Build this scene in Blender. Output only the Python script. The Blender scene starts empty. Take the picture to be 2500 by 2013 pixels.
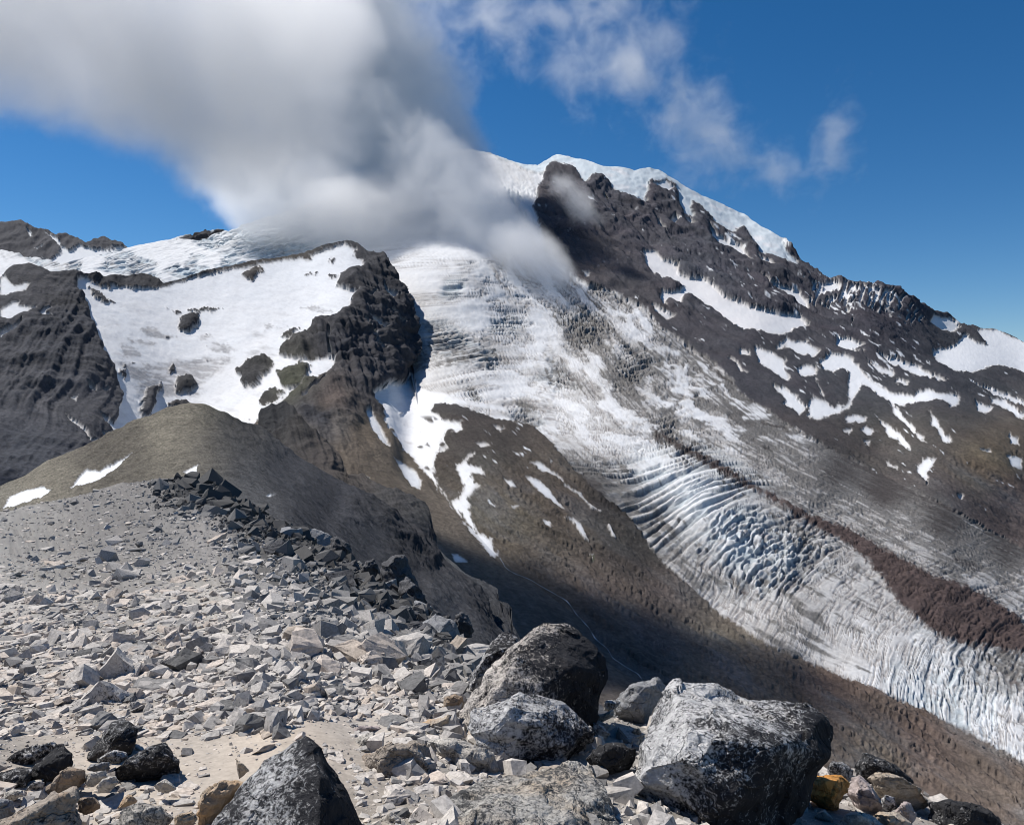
import bpy, bmesh, math, random
import numpy as np
from mathutils import Vector, Matrix

# ------------------------------------------------------------------ camera, sky, sun, exposure
F = 1944.0                 # focal length in image pixels (28 mm on 36 mm, frame 2500 wide)
CU, CV = 1250.0, 965.0     # image column straight ahead / image row of eye level
sc = bpy.context.scene
cam_d = bpy.data.cameras.new('camera')
cam_d.sensor_width = 36.0
cam_d.lens = 36.0 * F / 2500.0
cam_d.shift_y = -(1006.5 - CV) / 2500.0
cam_d.clip_start = 0.1
cam_d.clip_end = 120000.0
cam = bpy.data.objects.new('camera', cam_d)
sc.collection.objects.link(cam)
cam.rotation_euler = (math.radians(90), 0, 0)
sc.camera = cam

SUN_EL, SUN_LEFT = 54.0, 64.0      # elevation; degrees to the left of straight ahead
TOSUN = Vector((-math.sin(math.radians(SUN_LEFT)) * math.cos(math.radians(SUN_EL)),
                math.cos(math.radians(SUN_LEFT)) * math.cos(math.radians(SUN_EL)),
                math.sin(math.radians(SUN_EL))))
w = bpy.data.worlds.new('World'); sc.world = w; w.use_nodes = True
nt = w.node_tree; nt.nodes.clear()
sky = nt.nodes.new('ShaderNodeTexSky'); sky.sky_type = 'NISHITA'; sky.sun_disc = False
sky.sun_elevation = math.radians(SUN_EL); sky.sun_rotation = math.radians(-SUN_LEFT)
sky.altitude = 2300; sky.air_density = 1.0; sky.dust_density = 0.2; sky.ozone_density = 3.0
bg = nt.nodes.new('ShaderNodeBackground'); bg.inputs['Strength'].default_value = 0.083
wo = nt.nodes.new('ShaderNodeOutputWorld')
hs = nt.nodes.new('ShaderNodeHueSaturation'); hs.inputs['Saturation'].default_value = 1.32; hs.inputs['Value'].default_value = 1.0
nt.links.new(sky.outputs[0], hs.inputs['Color']); nt.links.new(hs.outputs[0], bg.inputs[0]); nt.links.new(bg.outputs[0], wo.inputs[0])
sun_d = bpy.data.lights.new('sun', 'SUN'); sun_d.energy = 5.0; sun_d.angle = math.radians(0.5)
sun_d.color = (1.0, 0.955, 0.895)
sun = bpy.data.objects.new('sun', sun_d); sc.collection.objects.link(sun)
sun.rotation_euler = TOSUN.to_track_quat('Z', 'Y').to_euler()
sc.view_settings.view_transform = 'Standard'; sc.view_settings.look = 'None'
sc.view_settings.exposure = 0.22; sc.view_settings.gamma = 1.0; sc.view_settings.use_curve_mapping = False
sc.cycles.volume_bounces = 5; sc.cycles.max_bounces = 10; sc.cycles.filter_width = 0.95; sc.cycles.diffuse_bounces = 3
sc.cycles.volume_step_rate = 1.0; sc.cycles.volume_max_steps = 256
sc.cycles.use_denoising = True; sc.cycles.denoising_prefilter = 'ACCURATE'

C = sc.collection
rnd = random.Random(7)

# ------------------------------------------------------------------ helpers
def P(u, v, d):  # u, v are image pixels, d a depth judged by eye
    """image pixel (u, v) and estimated distance along the view axis -> world point"""
    u = np.asarray(u, dtype=np.float64); v = np.asarray(v, dtype=np.float64); d = np.asarray(d, dtype=np.float64)
    return np.stack([(u - CU) / F * d, d + 0 * u, -(v - CV) / F * d], -1)

def _hash(ix, iy, iz, seed):
    h = (ix.astype(np.uint32) * np.uint32(374761393) + iy.astype(np.uint32) * np.uint32(668265263)
         + iz.astype(np.uint32) * np.uint32(2147483647 & 1274126177) + np.uint32((seed * 144269 + 97) & 0xffffffff))
    h = (h ^ (h >> np.uint32(13))) * np.uint32(1274126177)
    h = (h ^ (h >> np.uint32(16))) * np.uint32(2246822519)
    return h ^ (h >> np.uint32(15))

def noise3(p, seed=0):
    """gradient noise about -1..1; p (...,3) or (...,2)"""
    p = np.asarray(p, dtype=np.float32)
    dim = p.shape[-1]
    sh = p.shape[:-1]; p = p.reshape(-1, dim)
    i = np.floor(p); f = p - i; i = i.astype(np.int64)
    s = f * f * f * (f * (f * 6 - 15) + 10)
    out = None
    def corner(off):
        iz = i[:, 2] + off[2] if dim == 3 else np.zeros(len(p), np.int64)
        h = _hash((i[:, 0] + off[0]) & 0xffffffff, (i[:, 1] + off[1]) & 0xffffffff, iz & 0xffffffff, seed)
        g0 = ((h & np.uint32(1023)).astype(np.float32) / 511.5 - 1)
        g1 = (((h >> np.uint32(10)) & np.uint32(1023)).astype(np.float32) / 511.5 - 1)
        r = g0 * (f[:, 0] - off[0]) + g1 * (f[:, 1] - off[1])
        if dim == 3:
            g2 = (((h >> np.uint32(20)) & np.uint32(1023)).astype(np.float32) / 511.5 - 1)
            r = r + g2 * (f[:, 2] - off[2])
        return r
    def lerp(a, b, t): return a + (b - a) * t
    def plane(z):
        a = lerp(corner((0, 0, z)), corner((1, 0, z)), s[:, 0])
        b = lerp(corner((0, 1, z)), corner((1, 1, z)), s[:, 0])
        return lerp(a, b, s[:, 1])
    out = plane(0) if dim == 2 else lerp(plane(0), plane(1), s[:, 2])
    return (out * 1.6).reshape(sh)

def fbm(p, wl, octs, seed=0, gain=0.5, ridged=False):
    p = np.asarray(p, dtype=np.float32) / wl
    a = 1.0; t = 0.0; tot = 0.0
    for o in range(octs):
        n = noise3(p + o * 17.3, seed + o)
        if ridged: n = 1.0 - 2.0 * np.abs(n)
        t = t + a * n; tot += a; a *= gain; p = p * 2.03
    return t / tot

def sstep(a, b, x):
    t = np.clip((x - a) / (b - a), 0, 1); return t * t * (3 - 2 * t)

def poly_sd(poly, U, V, pad=40):
    """signed distance (negative inside) near the polygon, +pad elsewhere"""
    poly = np.asarray(poly, dtype=np.float32)
    out = np.full(U.shape, float(pad), np.float32)
    lo = poly.min(0) - pad; hi = poly.max(0) + pad
    m = (U > lo[0]) & (U < hi[0]) & (V > lo[1]) & (V < hi[1])
    if not m.any(): return out
    x = U[m].astype(np.float32); y = V[m].astype(np.float32)
    d2 = np.full(x.shape, 1e12, np.float32); ins = np.zeros(x.shape, bool)
    n = len(poly)
    for k in range(n):
        ax, ay = poly[k]; bx, by = poly[(k + 1) % n]
        ex, ey = bx - ax, by - ay
        t = np.clip(((x - ax) * ex + (y - ay) * ey) / max(ex * ex + ey * ey, 1e-9), 0, 1)
        d2 = np.minimum(d2, (x - ax - t * ex) ** 2 + (y - ay - t * ey) ** 2)
        c = ((ay > y) != (by > y))
        if ey != 0: ins ^= c & (x < (y - ay) / ey * ex + ax)
    sd = np.sqrt(d2); sd[ins] *= -1
    out[m] = sd
    return out

def blur(a, r):
    for ax in (0, 1):
        c = np.cumsum(np.pad(a, [(r + 1, r) if k == ax else (0, 0) for k in (0, 1)], mode='edge'), axis=ax)
        n = a.shape[ax]
        a = (np.take(c, np.arange(2 * r + 1, 2 * r + 1 + n), ax) - np.take(c, np.arange(0, n), ax)) / (2 * r + 1)
    return a

def crag(p, wl, seed, warp=.35):
    """fractured rock relief, about -1..1: warped ridges, fall-line gullies, fine breakage"""
    p = np.asarray(p, np.float32)
    wv = np.stack([noise3(p / wl * .9, seed + k) for k in (1, 2, 3)], -1)
    q = p + wl * warp * wv
    q2 = q * np.array([1, .8, .55], np.float32)
    big = fbm(q2, wl, 3, seed + 5, .5, True)
    q3 = p + wl * .08 * wv
    gul = fbm(np.stack([q3[..., 0] + .35 * q3[..., 1], q3[..., 2] * .45 - .2 * q3[..., 1]], -1), wl * .22, 3, seed + 9, .55, True)
    fine = fbm(q * np.array([1, 1, .6], np.float32), wl * .13, 4, seed + 13, .62)
    jt = fbm(q3 * np.array([1, .6, .55], np.float32), wl * .075, 3, seed + 17, .62, True)
    return .60 * big + .22 * gul + .12 * fine + .07 * jt

class TPS:
    def __init__(s, pts, vals, lam=1e-3, sc_=1000.0):
        X = np.asarray(pts, float) / sc_; s.X = X; s.sc = sc_
        n = len(X); K = s.k(X, X) + lam * np.eye(n)
        Pm = np.c_[np.ones(n), X]
        A = np.zeros((n + 3, n + 3)); A[:n, :n] = K; A[:n, n:] = Pm; A[n:, :n] = Pm.T
        vals = np.asarray(vals, float)
        if vals.ndim == 1: vals = vals[:, None]
        b = np.zeros((n + 3, vals.shape[1])); b[:n] = vals
        s.w = np.linalg.solve(A, b).astype(np.float32)
    def k(s, A, B):
        r2 = ((A[:, None, :] - B[None, :, :]) ** 2).sum(-1)
        return (0.5 * r2 * np.log(r2 + 1e-12)).astype(A.dtype)
    def __call__(s, U, V):
        sh = U.shape; Q = np.c_[U.ravel(), V.ravel()].astype(np.float32) / s.sc
        X = s.X.astype(np.float32); out = []
        for a in range(0, len(Q), 60000):
            q = Q[a:a + 60000]
            out.append(s.k(q, X) @ s.w[:-3] + np.c_[np.ones(len(q), np.float32), q] @ s.w[-3:])
        o = np.concatenate(out)
        return o[:, 0].reshape(sh) if o.shape[1] == 1 else o.reshape(sh + (-1,))

def idw(ctrl, U, V, power=3.0, soft=12.0):
    ctrl = np.asarray(ctrl, np.float32)
    sh = U.shape; x = U.ravel().astype(np.float32); y = V.ravel().astype(np.float32)
    k = ctrl.shape[1] - 2
    num = np.zeros((len(x), k), np.float32); den = np.zeros(len(x), np.float32)
    for c in ctrl:
        wgt = 1.0 / (((x - c[0]) ** 2 + (y - c[1]) ** 2 + soft * soft) ** (power / 2))
        den += wgt; num += wgt[:, None] * c[2:]
    r = num / den[:, None]
    return r[:, 0].reshape(sh) if k == 1 else r.reshape(sh + (k,))

def curve_at(pts, u):
    pts = np.asarray(pts, float); return np.interp(u, pts[:, 0], pts[:, 1])

def tag(o, label=None, cat=None, group=None, kind=None):
    if label: o['label'] = label
    if cat: o['category'] = cat
    if group: o['group'] = group
    if kind: o['kind'] = kind
    return o

def mesh_np(name, verts, quads, mat, col=None, smooth=True, extra=None):
    me = bpy.data.meshes.new(name)
    verts = np.ascontiguousarray(verts, dtype=np.float32); quads = np.ascontiguousarray(quads, dtype=np.int32)
    k = quads.shape[1]
    me.vertices.add(len(verts)); me.vertices.foreach_set('co', verts.ravel())
    me.loops.add(quads.size); me.loops.foreach_set('vertex_index', quads.ravel())
    me.polygons.add(len(quads))
    me.polygons.foreach_set('loop_start', np.arange(0, quads.size, k, dtype=np.int32))
    me.polygons.foreach_set('loop_total', np.full(len(quads), k, np.int32))
    me.update(calc_edges=True)
    me.polygons.foreach_set('use_smooth', np.full(len(quads), bool(smooth)))
    if col is not None:
        a = me.attributes.new('tint', 'FLOAT_COLOR', 'POINT')
        a.data.foreach_set('color', np.c_[col, np.ones(len(col))].astype(np.float32).ravel())
    for nm, arr in (extra or {}).items():
        a = me.attributes.new(nm, 'FLOAT', 'POINT'); a.data.foreach_set('value', arr.astype(np.float32))
    me.materials.append(mat)
    o = bpy.data.objects.new(name, me); C.objects.link(o)
    return o

# ------------------------------------------------------------------ materials
def new_mat(name):
    m = bpy.data.materials.new(name); m.use_nodes = True
    t = m.node_tree; t.nodes.clear()
    o = t.nodes.new('ShaderNodeOutputMaterial')
    return m, t, o

def N(t, typ, **kw):
    n = t.nodes.new(typ)
    for k, v in kw.items():
        if k.startswith('in_'):
            key = k[3:]; key = int(key) if key.isdigit() else key
            n.inputs[key].default_value = v
        else: setattr(n, k, v)
    return n

def ramp(t, fac, stops):
    r = t.nodes.new('ShaderNodeValToRGB')
    while len(r.color_ramp.elements) < len(stops): r.color_ramp.elements.new(0.5)
    for e, (p, c) in zip(r.color_ramp.elements, stops):
        e.position = p; e.color = c if len(c) == 4 else (*c, 1)
    t.links.new(fac, r.inputs[0]); return r.outputs[0]

def mix(t, fac, a, b, mode='MIX'):
    m = t.nodes.new('ShaderNodeMix'); m.data_type = 'RGBA'; m.blend_type = mode
    for sock, val in ((m.inputs[0], fac), (m.inputs[6], a), (m.inputs[7], b)):
        if hasattr(val, 'type') and hasattr(val, 'is_linked'): t.links.new(val, sock)
        else: sock.default_value = val if not isinstance(val, tuple) or len(val) == 4 else (*val, 1)
    return m.outputs[2]

def terrain_mat(name, scale, bump, rough=0.95, speck=0.35):
    """surface colour carried by the mesh (what lies there: snow, ice, scree, rock) broken up by fine grain"""
    m, t, o = new_mat(name)
    b = N(t, 'ShaderNodeBsdfPrincipled', in_Roughness=rough); b.inputs['Specular IOR Level'].default_value = 0.15
    at = N(t, 'ShaderNodeAttribute', attribute_name='tint')
    geo = N(t, 'ShaderNodeNewGeometry')
    n1 = N(t, 'ShaderNodeTexNoise', in_Scale=scale, in_Detail=6.0, in_Roughness=0.65)
    t.links.new(geo.outputs['Position'], n1.inputs['Vector'])
    r1 = ramp(t, n1.outputs[0], [(0.3, (1 - speck,) * 3), (0.7, (1 + 0 * speck,) * 3)])
    lum = N(t, 'ShaderNodeSeparateColor'); t.links.new(at.outputs['Color'], lum.inputs[0])
    sm = N(t, 'ShaderNodeMapRange', in_1=0.3, in_2=0.6, in_3=1.0, in_4=0.22)
    t.links.new(lum.outputs[0], sm.inputs[0])
    c = mix(t, sm.outputs[0], at.outputs['Color'], mix(t, 1.0, at.outputs['Color'], r1, 'MULTIPLY'))
    t.links.new(c, b.inputs['Base Color'])
    bp = N(t, 'ShaderNodeBump', in_Strength=0.6, in_Distance=bump)
    t.links.new(n1.outputs[0], bp.inputs['Height'])
    mm = N(t, 'ShaderNodeMath', operation='MULTIPLY', in_1=0.9); t.links.new(sm.outputs[0], mm.inputs[0])
    t.links.new(mm.outputs[0], bp.inputs['Strength'])
    t.links.new(bp.outputs[0], b.inputs['Normal'])
    t.links.new(b.outputs[0], o.inputs[0])
    return m
# ------------------------------------------------------------------ far terrain (ridge lines in image pixels, distances estimated by eye)
def Z(pts, s, ox, oy): return [(ox + x / s, oy + y / s) for x, y in pts]
def Z1(*p): return Z(p, 1.7248, 0, 300)
def Z2(*p): return Z(p, 1.4373, 1000, 300)
def Z3(*p): return Z(p, 1.7136, 0, 1000)
def Z4(*p): return Z(p, 1.4373, 1000, 1000)
def Z8(*p): return Z(p, 2.695, 1300, 1000)

STEP = 2.44
def cols(u0, u1, lo=-450, hi=2950, step=STEP):
    a = np.arange(max(u0, 0), min(u1, 2500) + step, step)
    l = np.arange(lo, 0, 9.0) if u0 <= 0 else np.array([])
    r = np.arange(a[-1] + 9, hi, 9.0) if u1 >= 2500 else np.array([])
    return np.r_[l, a, r]

class Layer:  # control points: image pixels with depths judged by eye
    """a sheet of terrain between a crest line and a foot line, distance interpolated from depths estimated at image pixels"""
    def __init__(s, top, bot, ctrl, u0, u1, rows, lo=-450, hi=2950, power=1.0, lam=1e-3, blend=None, step=STEP, level_rows=False):
        us = cols(u0, u1, lo, hi, step)
        vt = curve_at(top, us); vb = curve_at(bot, us)
        tt = np.linspace(0, 1, rows) ** power
        s.U = np.repeat(us[:, None], rows, 1); s.V = vt[:, None] + (vb - vt)[:, None] * tt[None, :]
        if level_rows:      # rows at the same level in every column, cut off at the crest
            s.V = np.clip(np.linspace(vt.min(), vb.max(), rows)[None, :], vt[:, None], vb[:, None])
        c = np.asarray(ctrl, float)
        s.tps = TPS(c[:, :2], np.log(c[:, 2]), lam)
        s.D = np.exp(s.tps(s.U, s.V)).astype(np.float64)
        if blend: s.D = blend(s.U, s.V, s.D)
        s.pos = P(s.U, s.V, s.D)
        du = np.gradient(s.pos, axis=0); dv = np.gradient(s.pos, axis=1)
        n = np.cross(du, dv); n /= np.linalg.norm(n, axis=-1, keepdims=True) + 1e-9
        flip = (n * s.pos).sum(-1) > 0
        n[flip] *= -1
        s.nrm = n
        s.reg = np.zeros(s.U.shape, np.int32); s.names = {}
        wob = fbm(np.stack([s.U, s.V], -1), 26, 3, 11)
        wob2 = fbm(np.stack([s.U, s.V], -1), 26, 3, 23)
        s.wU = s.U + 7 * wob; s.wV = s.V + 5 * wob2
        s.fine = fbm(np.stack([s.U, s.V], -1), 13, 3, 31, .6); s.fine2 = noise3(np.stack([s.U / 5.5, s.V / 4.], -1), 37)
    def mask(s, poly, soft=1.6, rag=1.0, warp=1.0):
        sd = poly_sd(poly, s.U + (s.wU - s.U) * warp, s.V + (s.wV - s.V) * warp)
        return sstep(soft, -soft, sd + rag * (4.0 * s.fine + 2.2 * s.fine2))
    def build(s, mat, base_name, col, back=6, fall=0.8, spread=0.012, back_to=9e9):
        pos = s.pos; nu, nv = s.U.shape
        rows = [pos]; 
        crest = pos[:, :1]; spread = spread * (s.U[:, :1, None] < back_to)
        bk = []
        for k in range(back, 0, -1):
            q = crest * (1 + spread * k)
            q[..., 2] = crest[..., 2] - spread[..., 0] * k * fall * crest[..., 1] * (0.6 + 0.1 * k)
            bk.append(q)
        allp = np.concatenate(bk + [pos], 1)
        allc = np.concatenate([np.repeat(col[:, :1], back, 1), col], 1)
        allr = np.concatenate([np.zeros((nu, back), np.int32), s.reg], 1)
        m = nv + back
        idx = np.arange(nu * m).reshape(nu, m)
        q = np.stack([idx[:-1, :-1], idx[:-1, 1:], idx[1:, 1:], idx[1:, :-1]], -1).reshape(-1, 4)
        fr = allr[:-1, :-1].ravel()
        hv = np.concatenate([np.ones((nu, back)), np.abs(np.diff(s.V, axis=1))], 1); keep = ((hv[:-1] + hv[1:]) > 1e-4).ravel()
        q = q[keep]; fr = fr[keep]
        V = allp.reshape(-1, 3); Cc = allc.reshape(-1, 3)
        objs = {}
        for rid in np.unique(fr):
            sel = q[fr == rid]
            used = np.zeros(len(V), bool); used[sel.ravel()] = True
            if len(sel) < 12: continue
            remap = np.cumsum(used) - 1
            nm = s.names.get(int(rid), (base_name,))[0]
            objs[int(rid)] = mesh_np(nm, V[used], remap[sel], mat, Cc[used])
        return objs

SNOW = np.array([.68, .695, .715]); ICE = np.array([.62, .645, .665]); DIRTY = np.array([.40, .385, .37])
DEB = np.array([.070, .062, .060]); BLUE = np.array([.50, .59, .64]); PINKSNOW = np.array([.74, .70, .68])
def lerp(a, b, t): return a + (b - a) * t[..., None]

far_mat = terrain_mat('mountain_surface', 0.09, 4.5, speck=.5)
mid_mat = terrain_mat('ridge_surface', 0.5, 1.1, speck=.6)

# ---- main massif: icecap, rock wall, glacier, valley
top_B = [(-450, 690), (-100, 640), (0, 610), (160, 640), (300, 606), (420, 584), (500, 556), (560, 555), (650, 532),
         (800, 480), (950, 420), (1050, 380), (1100, 366)] + Z2((205, 92), (260, 100), (330, 125), (400, 150), (450, 150),
        (480, 135), (515, 113), (560, 122), (620, 135), (680, 158), (720, 155), (790, 170), (835, 160), (870, 165),
        (920, 195), (980, 235), (1040, 265), (1100, 290), (1170, 320), (1230, 365), (1310, 408), (1325, 440), (1360, 470),
        (1400, 490), (1430, 525), (1455, 557), (1520, 555), (1570, 565), (1640, 568), (1700, 595), (1760, 625), (1800, 648),
        (1890, 675), (1930, 710), (1975, 710), (2000, 722), (2060, 725), (2130, 755), (2156, 770)) + [(2700, 900), (2950, 960)]
bot_B = [(-450, 900), (0, 900), (600, 1000), (900, 1150), (1200, 1650), (1500, 2000), (1700, 2080), (2950, 2250)]
ctl_B = [(-400,560,6500),(-400,700,5500),(0,600,6500),(0,660,5500),(300,640,5600),(300,720,5000),(600,545,6000),(600,650,5200),
 (850,450,6800),(850,600,5400),(1000,400,7400),(1150,365,7800),(1150,500,6200),(1000,700,4300),(1150,620,4700),(1000,900,3600),
 (1300,385,7600),(1360,380,7500),(1600,412,7200),(1330,500,6300),(1330,620,5300),(1450,450,6800),(1450,560,6000),(1450,680,5000),
 (1600,550,6300),(1600,640,5500),(1700,490,6900),(1800,600,6300),(1750,720,5000),(1900,580,6500),(2010,685,6000),(2000,760,5200),
 (1900,790,4700),(2150,700,5900),(2150,800,5000),(2300,790,6000),(2300,860,5300),(2300,930,4000),(2500,830,6200),(2500,940,5000),
 (2500,1010,3700),(2500,1250,2700),(2150,950,3800),(2150,1080,3200),(2000,920,3900),(1850,800,4500),(1700,830,4300),(1800,920,3700),
 (1900,1000,3300),(1600,800,4300),(1500,760,4500),(1500,880,3600),(1600,1000,3000),(1600,1050,2800),(1400,850,3800),(1250,800,4000),
 (1250,950,3300),(1350,1020,2950),(1450,1100,2600),(1700,1100,2600),(1750,1250,2150),(1600,1300,2150),(1900,1300,2100),(2000,1150,2600),
 (2250,1200,2550),(2100,1350,2050),(2300,1420,1950),(2500,1400,2150),(2500,1550,1800),(1750,1480,1850),(1950,1500,1780),(2000,1620,1620),
 (2200,1600,1650),(2250,1720,1480),(2500,1700,1520),(2500,1850,1330),(1900,1620,1560),(2100,1720,1420),(2500,1900,1240),
 (1250,1130,2350),(1100,1000,2850),(1250,1250,2050),(1400,1250,2150),(1230,1360,1850),(1350,1350,1900),(1400,1450,1750),(1550,1400,1900),
 (1500,1550,1550),(1570,1670,1380),(1700,1650,1450),(1800,1750,1330),(2000,1850,1220),(2300,1980,1120),(1900,2013,1050),(1600,1900,1150),
 (1300,1700,1350),(1000,1500,1700),(2900,2200,950),(2900,1400,2300),(2900,900,5000),(2500,2200,850),(1500,2200,850)]
B = Layer(top_B, bot_B, ctl_B, -1, 2501, 570, lam=2e-3)

# flow frame of the glacier: s down-ice, t across (0 near margin, 1 medial moraine, 2 far margin)
FL = [((930,560),(1280,560),(1340,570)),((980,720),(1370,720),(1470,690)),((1010,880),(1460,850),(1620,800)),((1090,980),(1560,980),(1760,920)),
 ((1280,1050),(1640,1050),(1860,1010)),((1450,1180),(1720,1100),(1980,1075)),((1580,1330),(1850,1170),(2120,1140)),((1760,1490),(2020,1270),(2280,1220)),
 ((1980,1620),(2170,1360),(2430,1290)),((2220,1720),(2350,1450),(2580,1360)),((2500,1860),(2560,1580),(2800,1460)),((2900,2060),(2900,1800),(3050,1600))]
fp, fv = [], []
for i, row in enumerate(FL):
    for j, p in enumerate(row): fp.append(p); fv.append((i, j))
flow = TPS(fp, fv, 1e-3)
ST = flow(B.U, B.V); S_, T_ = ST[..., 0], ST[..., 1]

ice_poly = [(-460, 500), (600, 400), (1145, 340)] + Z2((260, 90), (330, 115), (400, 140), (450, 150), (480, 160), (455, 220), (435, 300), (460, 380),
    (480, 450), (560, 530), (620, 570), (700, 590), (760, 620), (830, 660), (880, 720), (960, 770), (1010, 810), (1070, 840), (1130, 900), (1180, 960), (1260, 1010)) + \
    [(1960, 1060), (2100, 1130), (2300, 1230), (2500, 1340), (2900, 1500), (2960, 2050), (2500, 1855), (2250, 1725), (2050, 1645), (1870, 1565), (1750, 1490),
     (1600, 1350), (1530, 1250), (1450, 1190), (1400, 1140), (1330, 1065), (1290, 1035), (1200, 1020), (1100, 985), (1060, 965), (1000, 960), (900, 1100), (-460, 1000)]
icecap = Z2((205, 60), (515, 90), (835, 140), (980, 225), (1170, 310), (1310, 400), (1320, 450), (1362, 490), (1360, 505), (1300, 490), (1260, 470), (1220, 450), (1200, 400),
    (1170, 370), (1130, 385), (1080, 360), (1030, 310), (990, 275), (985, 310), (1000, 340), (960, 325), (945, 290), (930, 225), (900, 200), (870, 210), (838, 205), (835, 245),
    (810, 270), (760, 262), (720, 240), (700, 215), (670, 190), (640, 190), (625, 215), (600, 200), (580, 165), (545, 150), (500, 143), (470, 180), (440, 180), (300, 120))
snow_B = {  # name -> polygon lists
 'apron': [Z2((822,450),(850,450),(900,485),(940,505),(940,530),(975,545),(1030,550),(1075,580),(1100,610),(1150,630),(1200,650),(1250,660),(1310,678),(1370,682),(1405,710),(1400,722),
   (1350,725),(1340,740),(1300,745),(1250,740),(1200,725),(1170,735),(1120,700),(1070,660),(1020,630),(985,610),(960,615),(950,640),(925,635),(915,615),(890,630),(905,645),(890,650),
   (875,625),(885,590),(930,600),(965,575),(930,565),(880,545),(850,530),(825,490))],
 'ramp': [Z2((1220,540),(1260,575),(1310,600),(1350,640),(1395,660),(1400,640),(1370,600),(1330,585),(1270,565))],
 'face': [Z2((1405,560),(1450,570),(1500,560),(1560,570),(1640,575),(1700,600),(1760,640),(1800,690),(1790,710),(1750,715),(1700,690),(1650,670),(1600,650),(1560,650),(1545,720),(1520,640),(1480,650),(1430,670),(1400,640))],
 'shoulder': [Z2((1840,675),(1900,690),(1930,720),(1900,740),(1850,720),(1815,700))],
 'basin': [Z2((1990,725),(2060,725),(2156,770),(2400,860),(2400,960),(2156,880),(2100,860),(2040,855),(2000,870),(1960,880),(1900,870),(1850,840),(1830,800),(1900,790),(1950,745),(1980,770),(2025,780),(2000,745))],
}
ledge_B = [Z2((1060,390),(1090,430),(1130,450),(1170,470),(1195,490),(1170,440),(1120,420)), Z2((1215,470),(1260,480),(1280,505),(1230,495)), Z2((1140,440),(1165,450),(1150,465)),
   Z2((790,268),(810,262),(835,280),(820,292)), Z2((845,218),(900,205),(925,230),(905,250),(870,235)), Z2((855,330),(890,370),(900,390),(870,365)), Z2((910,350),(930,320),(940,345),(920,365)),
   Z2((945,330),(985,345),(1000,370),(975,360)), Z2((1040,360),(1080,400),(1110,440),(1090,440),(1060,410)), Z2((1120,500),(1150,520),(1145,510)), Z2((600,520),(640,530),(620,545)), Z2((680,255),(700,270),(690,275)), Z2((850,640),(880,655),(930,685),(905,692),(860,665))]
patch_B = [Z2((1205,780),(1240,795),(1280,810),(1325,835),(1315,860),(1335,895),(1325,910),(1290,890),(1250,860),(1215,820)),
 Z2((1325,755),(1380,770),(1430,785),(1440,800),(1420,825),(1370,815),(1330,790),(1280,800),(1300,780)),
 Z2((1440,835),(1480,812),(1530,820),(1580,850),(1600,890),(1650,925),(1700,950),(1760,955),(1820,938),(1880,950),(1925,955),(1925,985),(1900,995),(1880,980),(1840,970),(1780,985),(1730,995),(1690,985),
   (1650,960),(1610,930),(1585,920),(1570,960),(1540,1000),(1490,1025),(1440,1040),(1400,1030),(1395,985),(1420,960),(1450,970),(1490,1000),(1500,980),(1520,1000),(1545,970),(1530,920),(1545,880),(1520,860),(1490,880),(1445,870)),
 Z2((1355,870),(1395,848),(1425,860),(1425,890),(1390,895),(1370,890)),
 Z2((1270,920),(1320,935),(1360,960),(1390,1000),(1370,1030),(1330,1000),(1300,990),(1320,970)),
 Z2((1690,985),(1710,1000),(1760,1060),(1800,1100),(1825,1130),(1790,1110),(1740,1060),(1700,1020)),
 Z2((1640,1040),(1680,1060),(1720,1095),(1755,1130),(1755,1150),(1720,1130),(1680,1090)),
 Z2((1525,1040),(1560,1022),(1600,1035),(1590,1050),(1530,1057)), Z2((1585,1075),(1610,1067),(1640,1085),(1605,1095)), Z2((1523,1075),(1562,1072),(1545,1092)), Z2((1585,1115),(1615,1108),(1612,1132)),
 Z2((1825,1018),(1850,1045),(1870,1080),(1910,1120),(1880,1125),(1850,1085),(1830,1060)), Z2((1980,975),(2010,985),(2050,1005),(2035,1020),(1990,1015)),
 Z2((1500,755),(1560,765),(1595,790),(1550,795),(1590,810),(1540,805),(1500,785)), Z2((1600,835),(1650,855),(1705,875),(1690,890),(1640,875)),
 Z2((1635,810),(1700,830),(1780,860),(1890,905),(1850,905),(1760,880),(1690,850)), Z2((1705,900),(1755,915),(1740,925),(1705,915)),
 Z2((2100,1090),(2130,1110),(2140,1130),(2110,1125)), Z2((2095,1165),(2150,1175),(2145,1215),(2110,1205)), Z2((1775,1205),(1815,1175),(1845,1180),(1825,1225),(1815,1275),(1800,1245)),
 Z2((1670,1188),(1715,1205),(1710,1218),(1680,1205)), Z2((1995,1150),(2035,1146),(2040,1162)), Z2((1915,1308),(1950,1313),(1930,1326)),
 Z2((2030,965),(2090,975),(2156,1020),(2156,1045),(2100,1010),(2040,985)), Z2((1960,908),(2050,938),(2156,980),(2156,997),(2050,957)),
 Z2((1155,800),(1190,798),(1192,822),(1160,822)), Z2((1115,825),(1150,838),(1182,882),(1160,872)), Z2((1420,890),(1440,920),(1460,960),(1450,960),(1425,920))]
isl_B = [Z2((1420,905),(1450,915),(1490,975),(1465,970)), Z2((1600,840),(1590,860),(1600,880)), Z2((1375,1020),(1395,1000),(1390,1030))]
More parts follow.
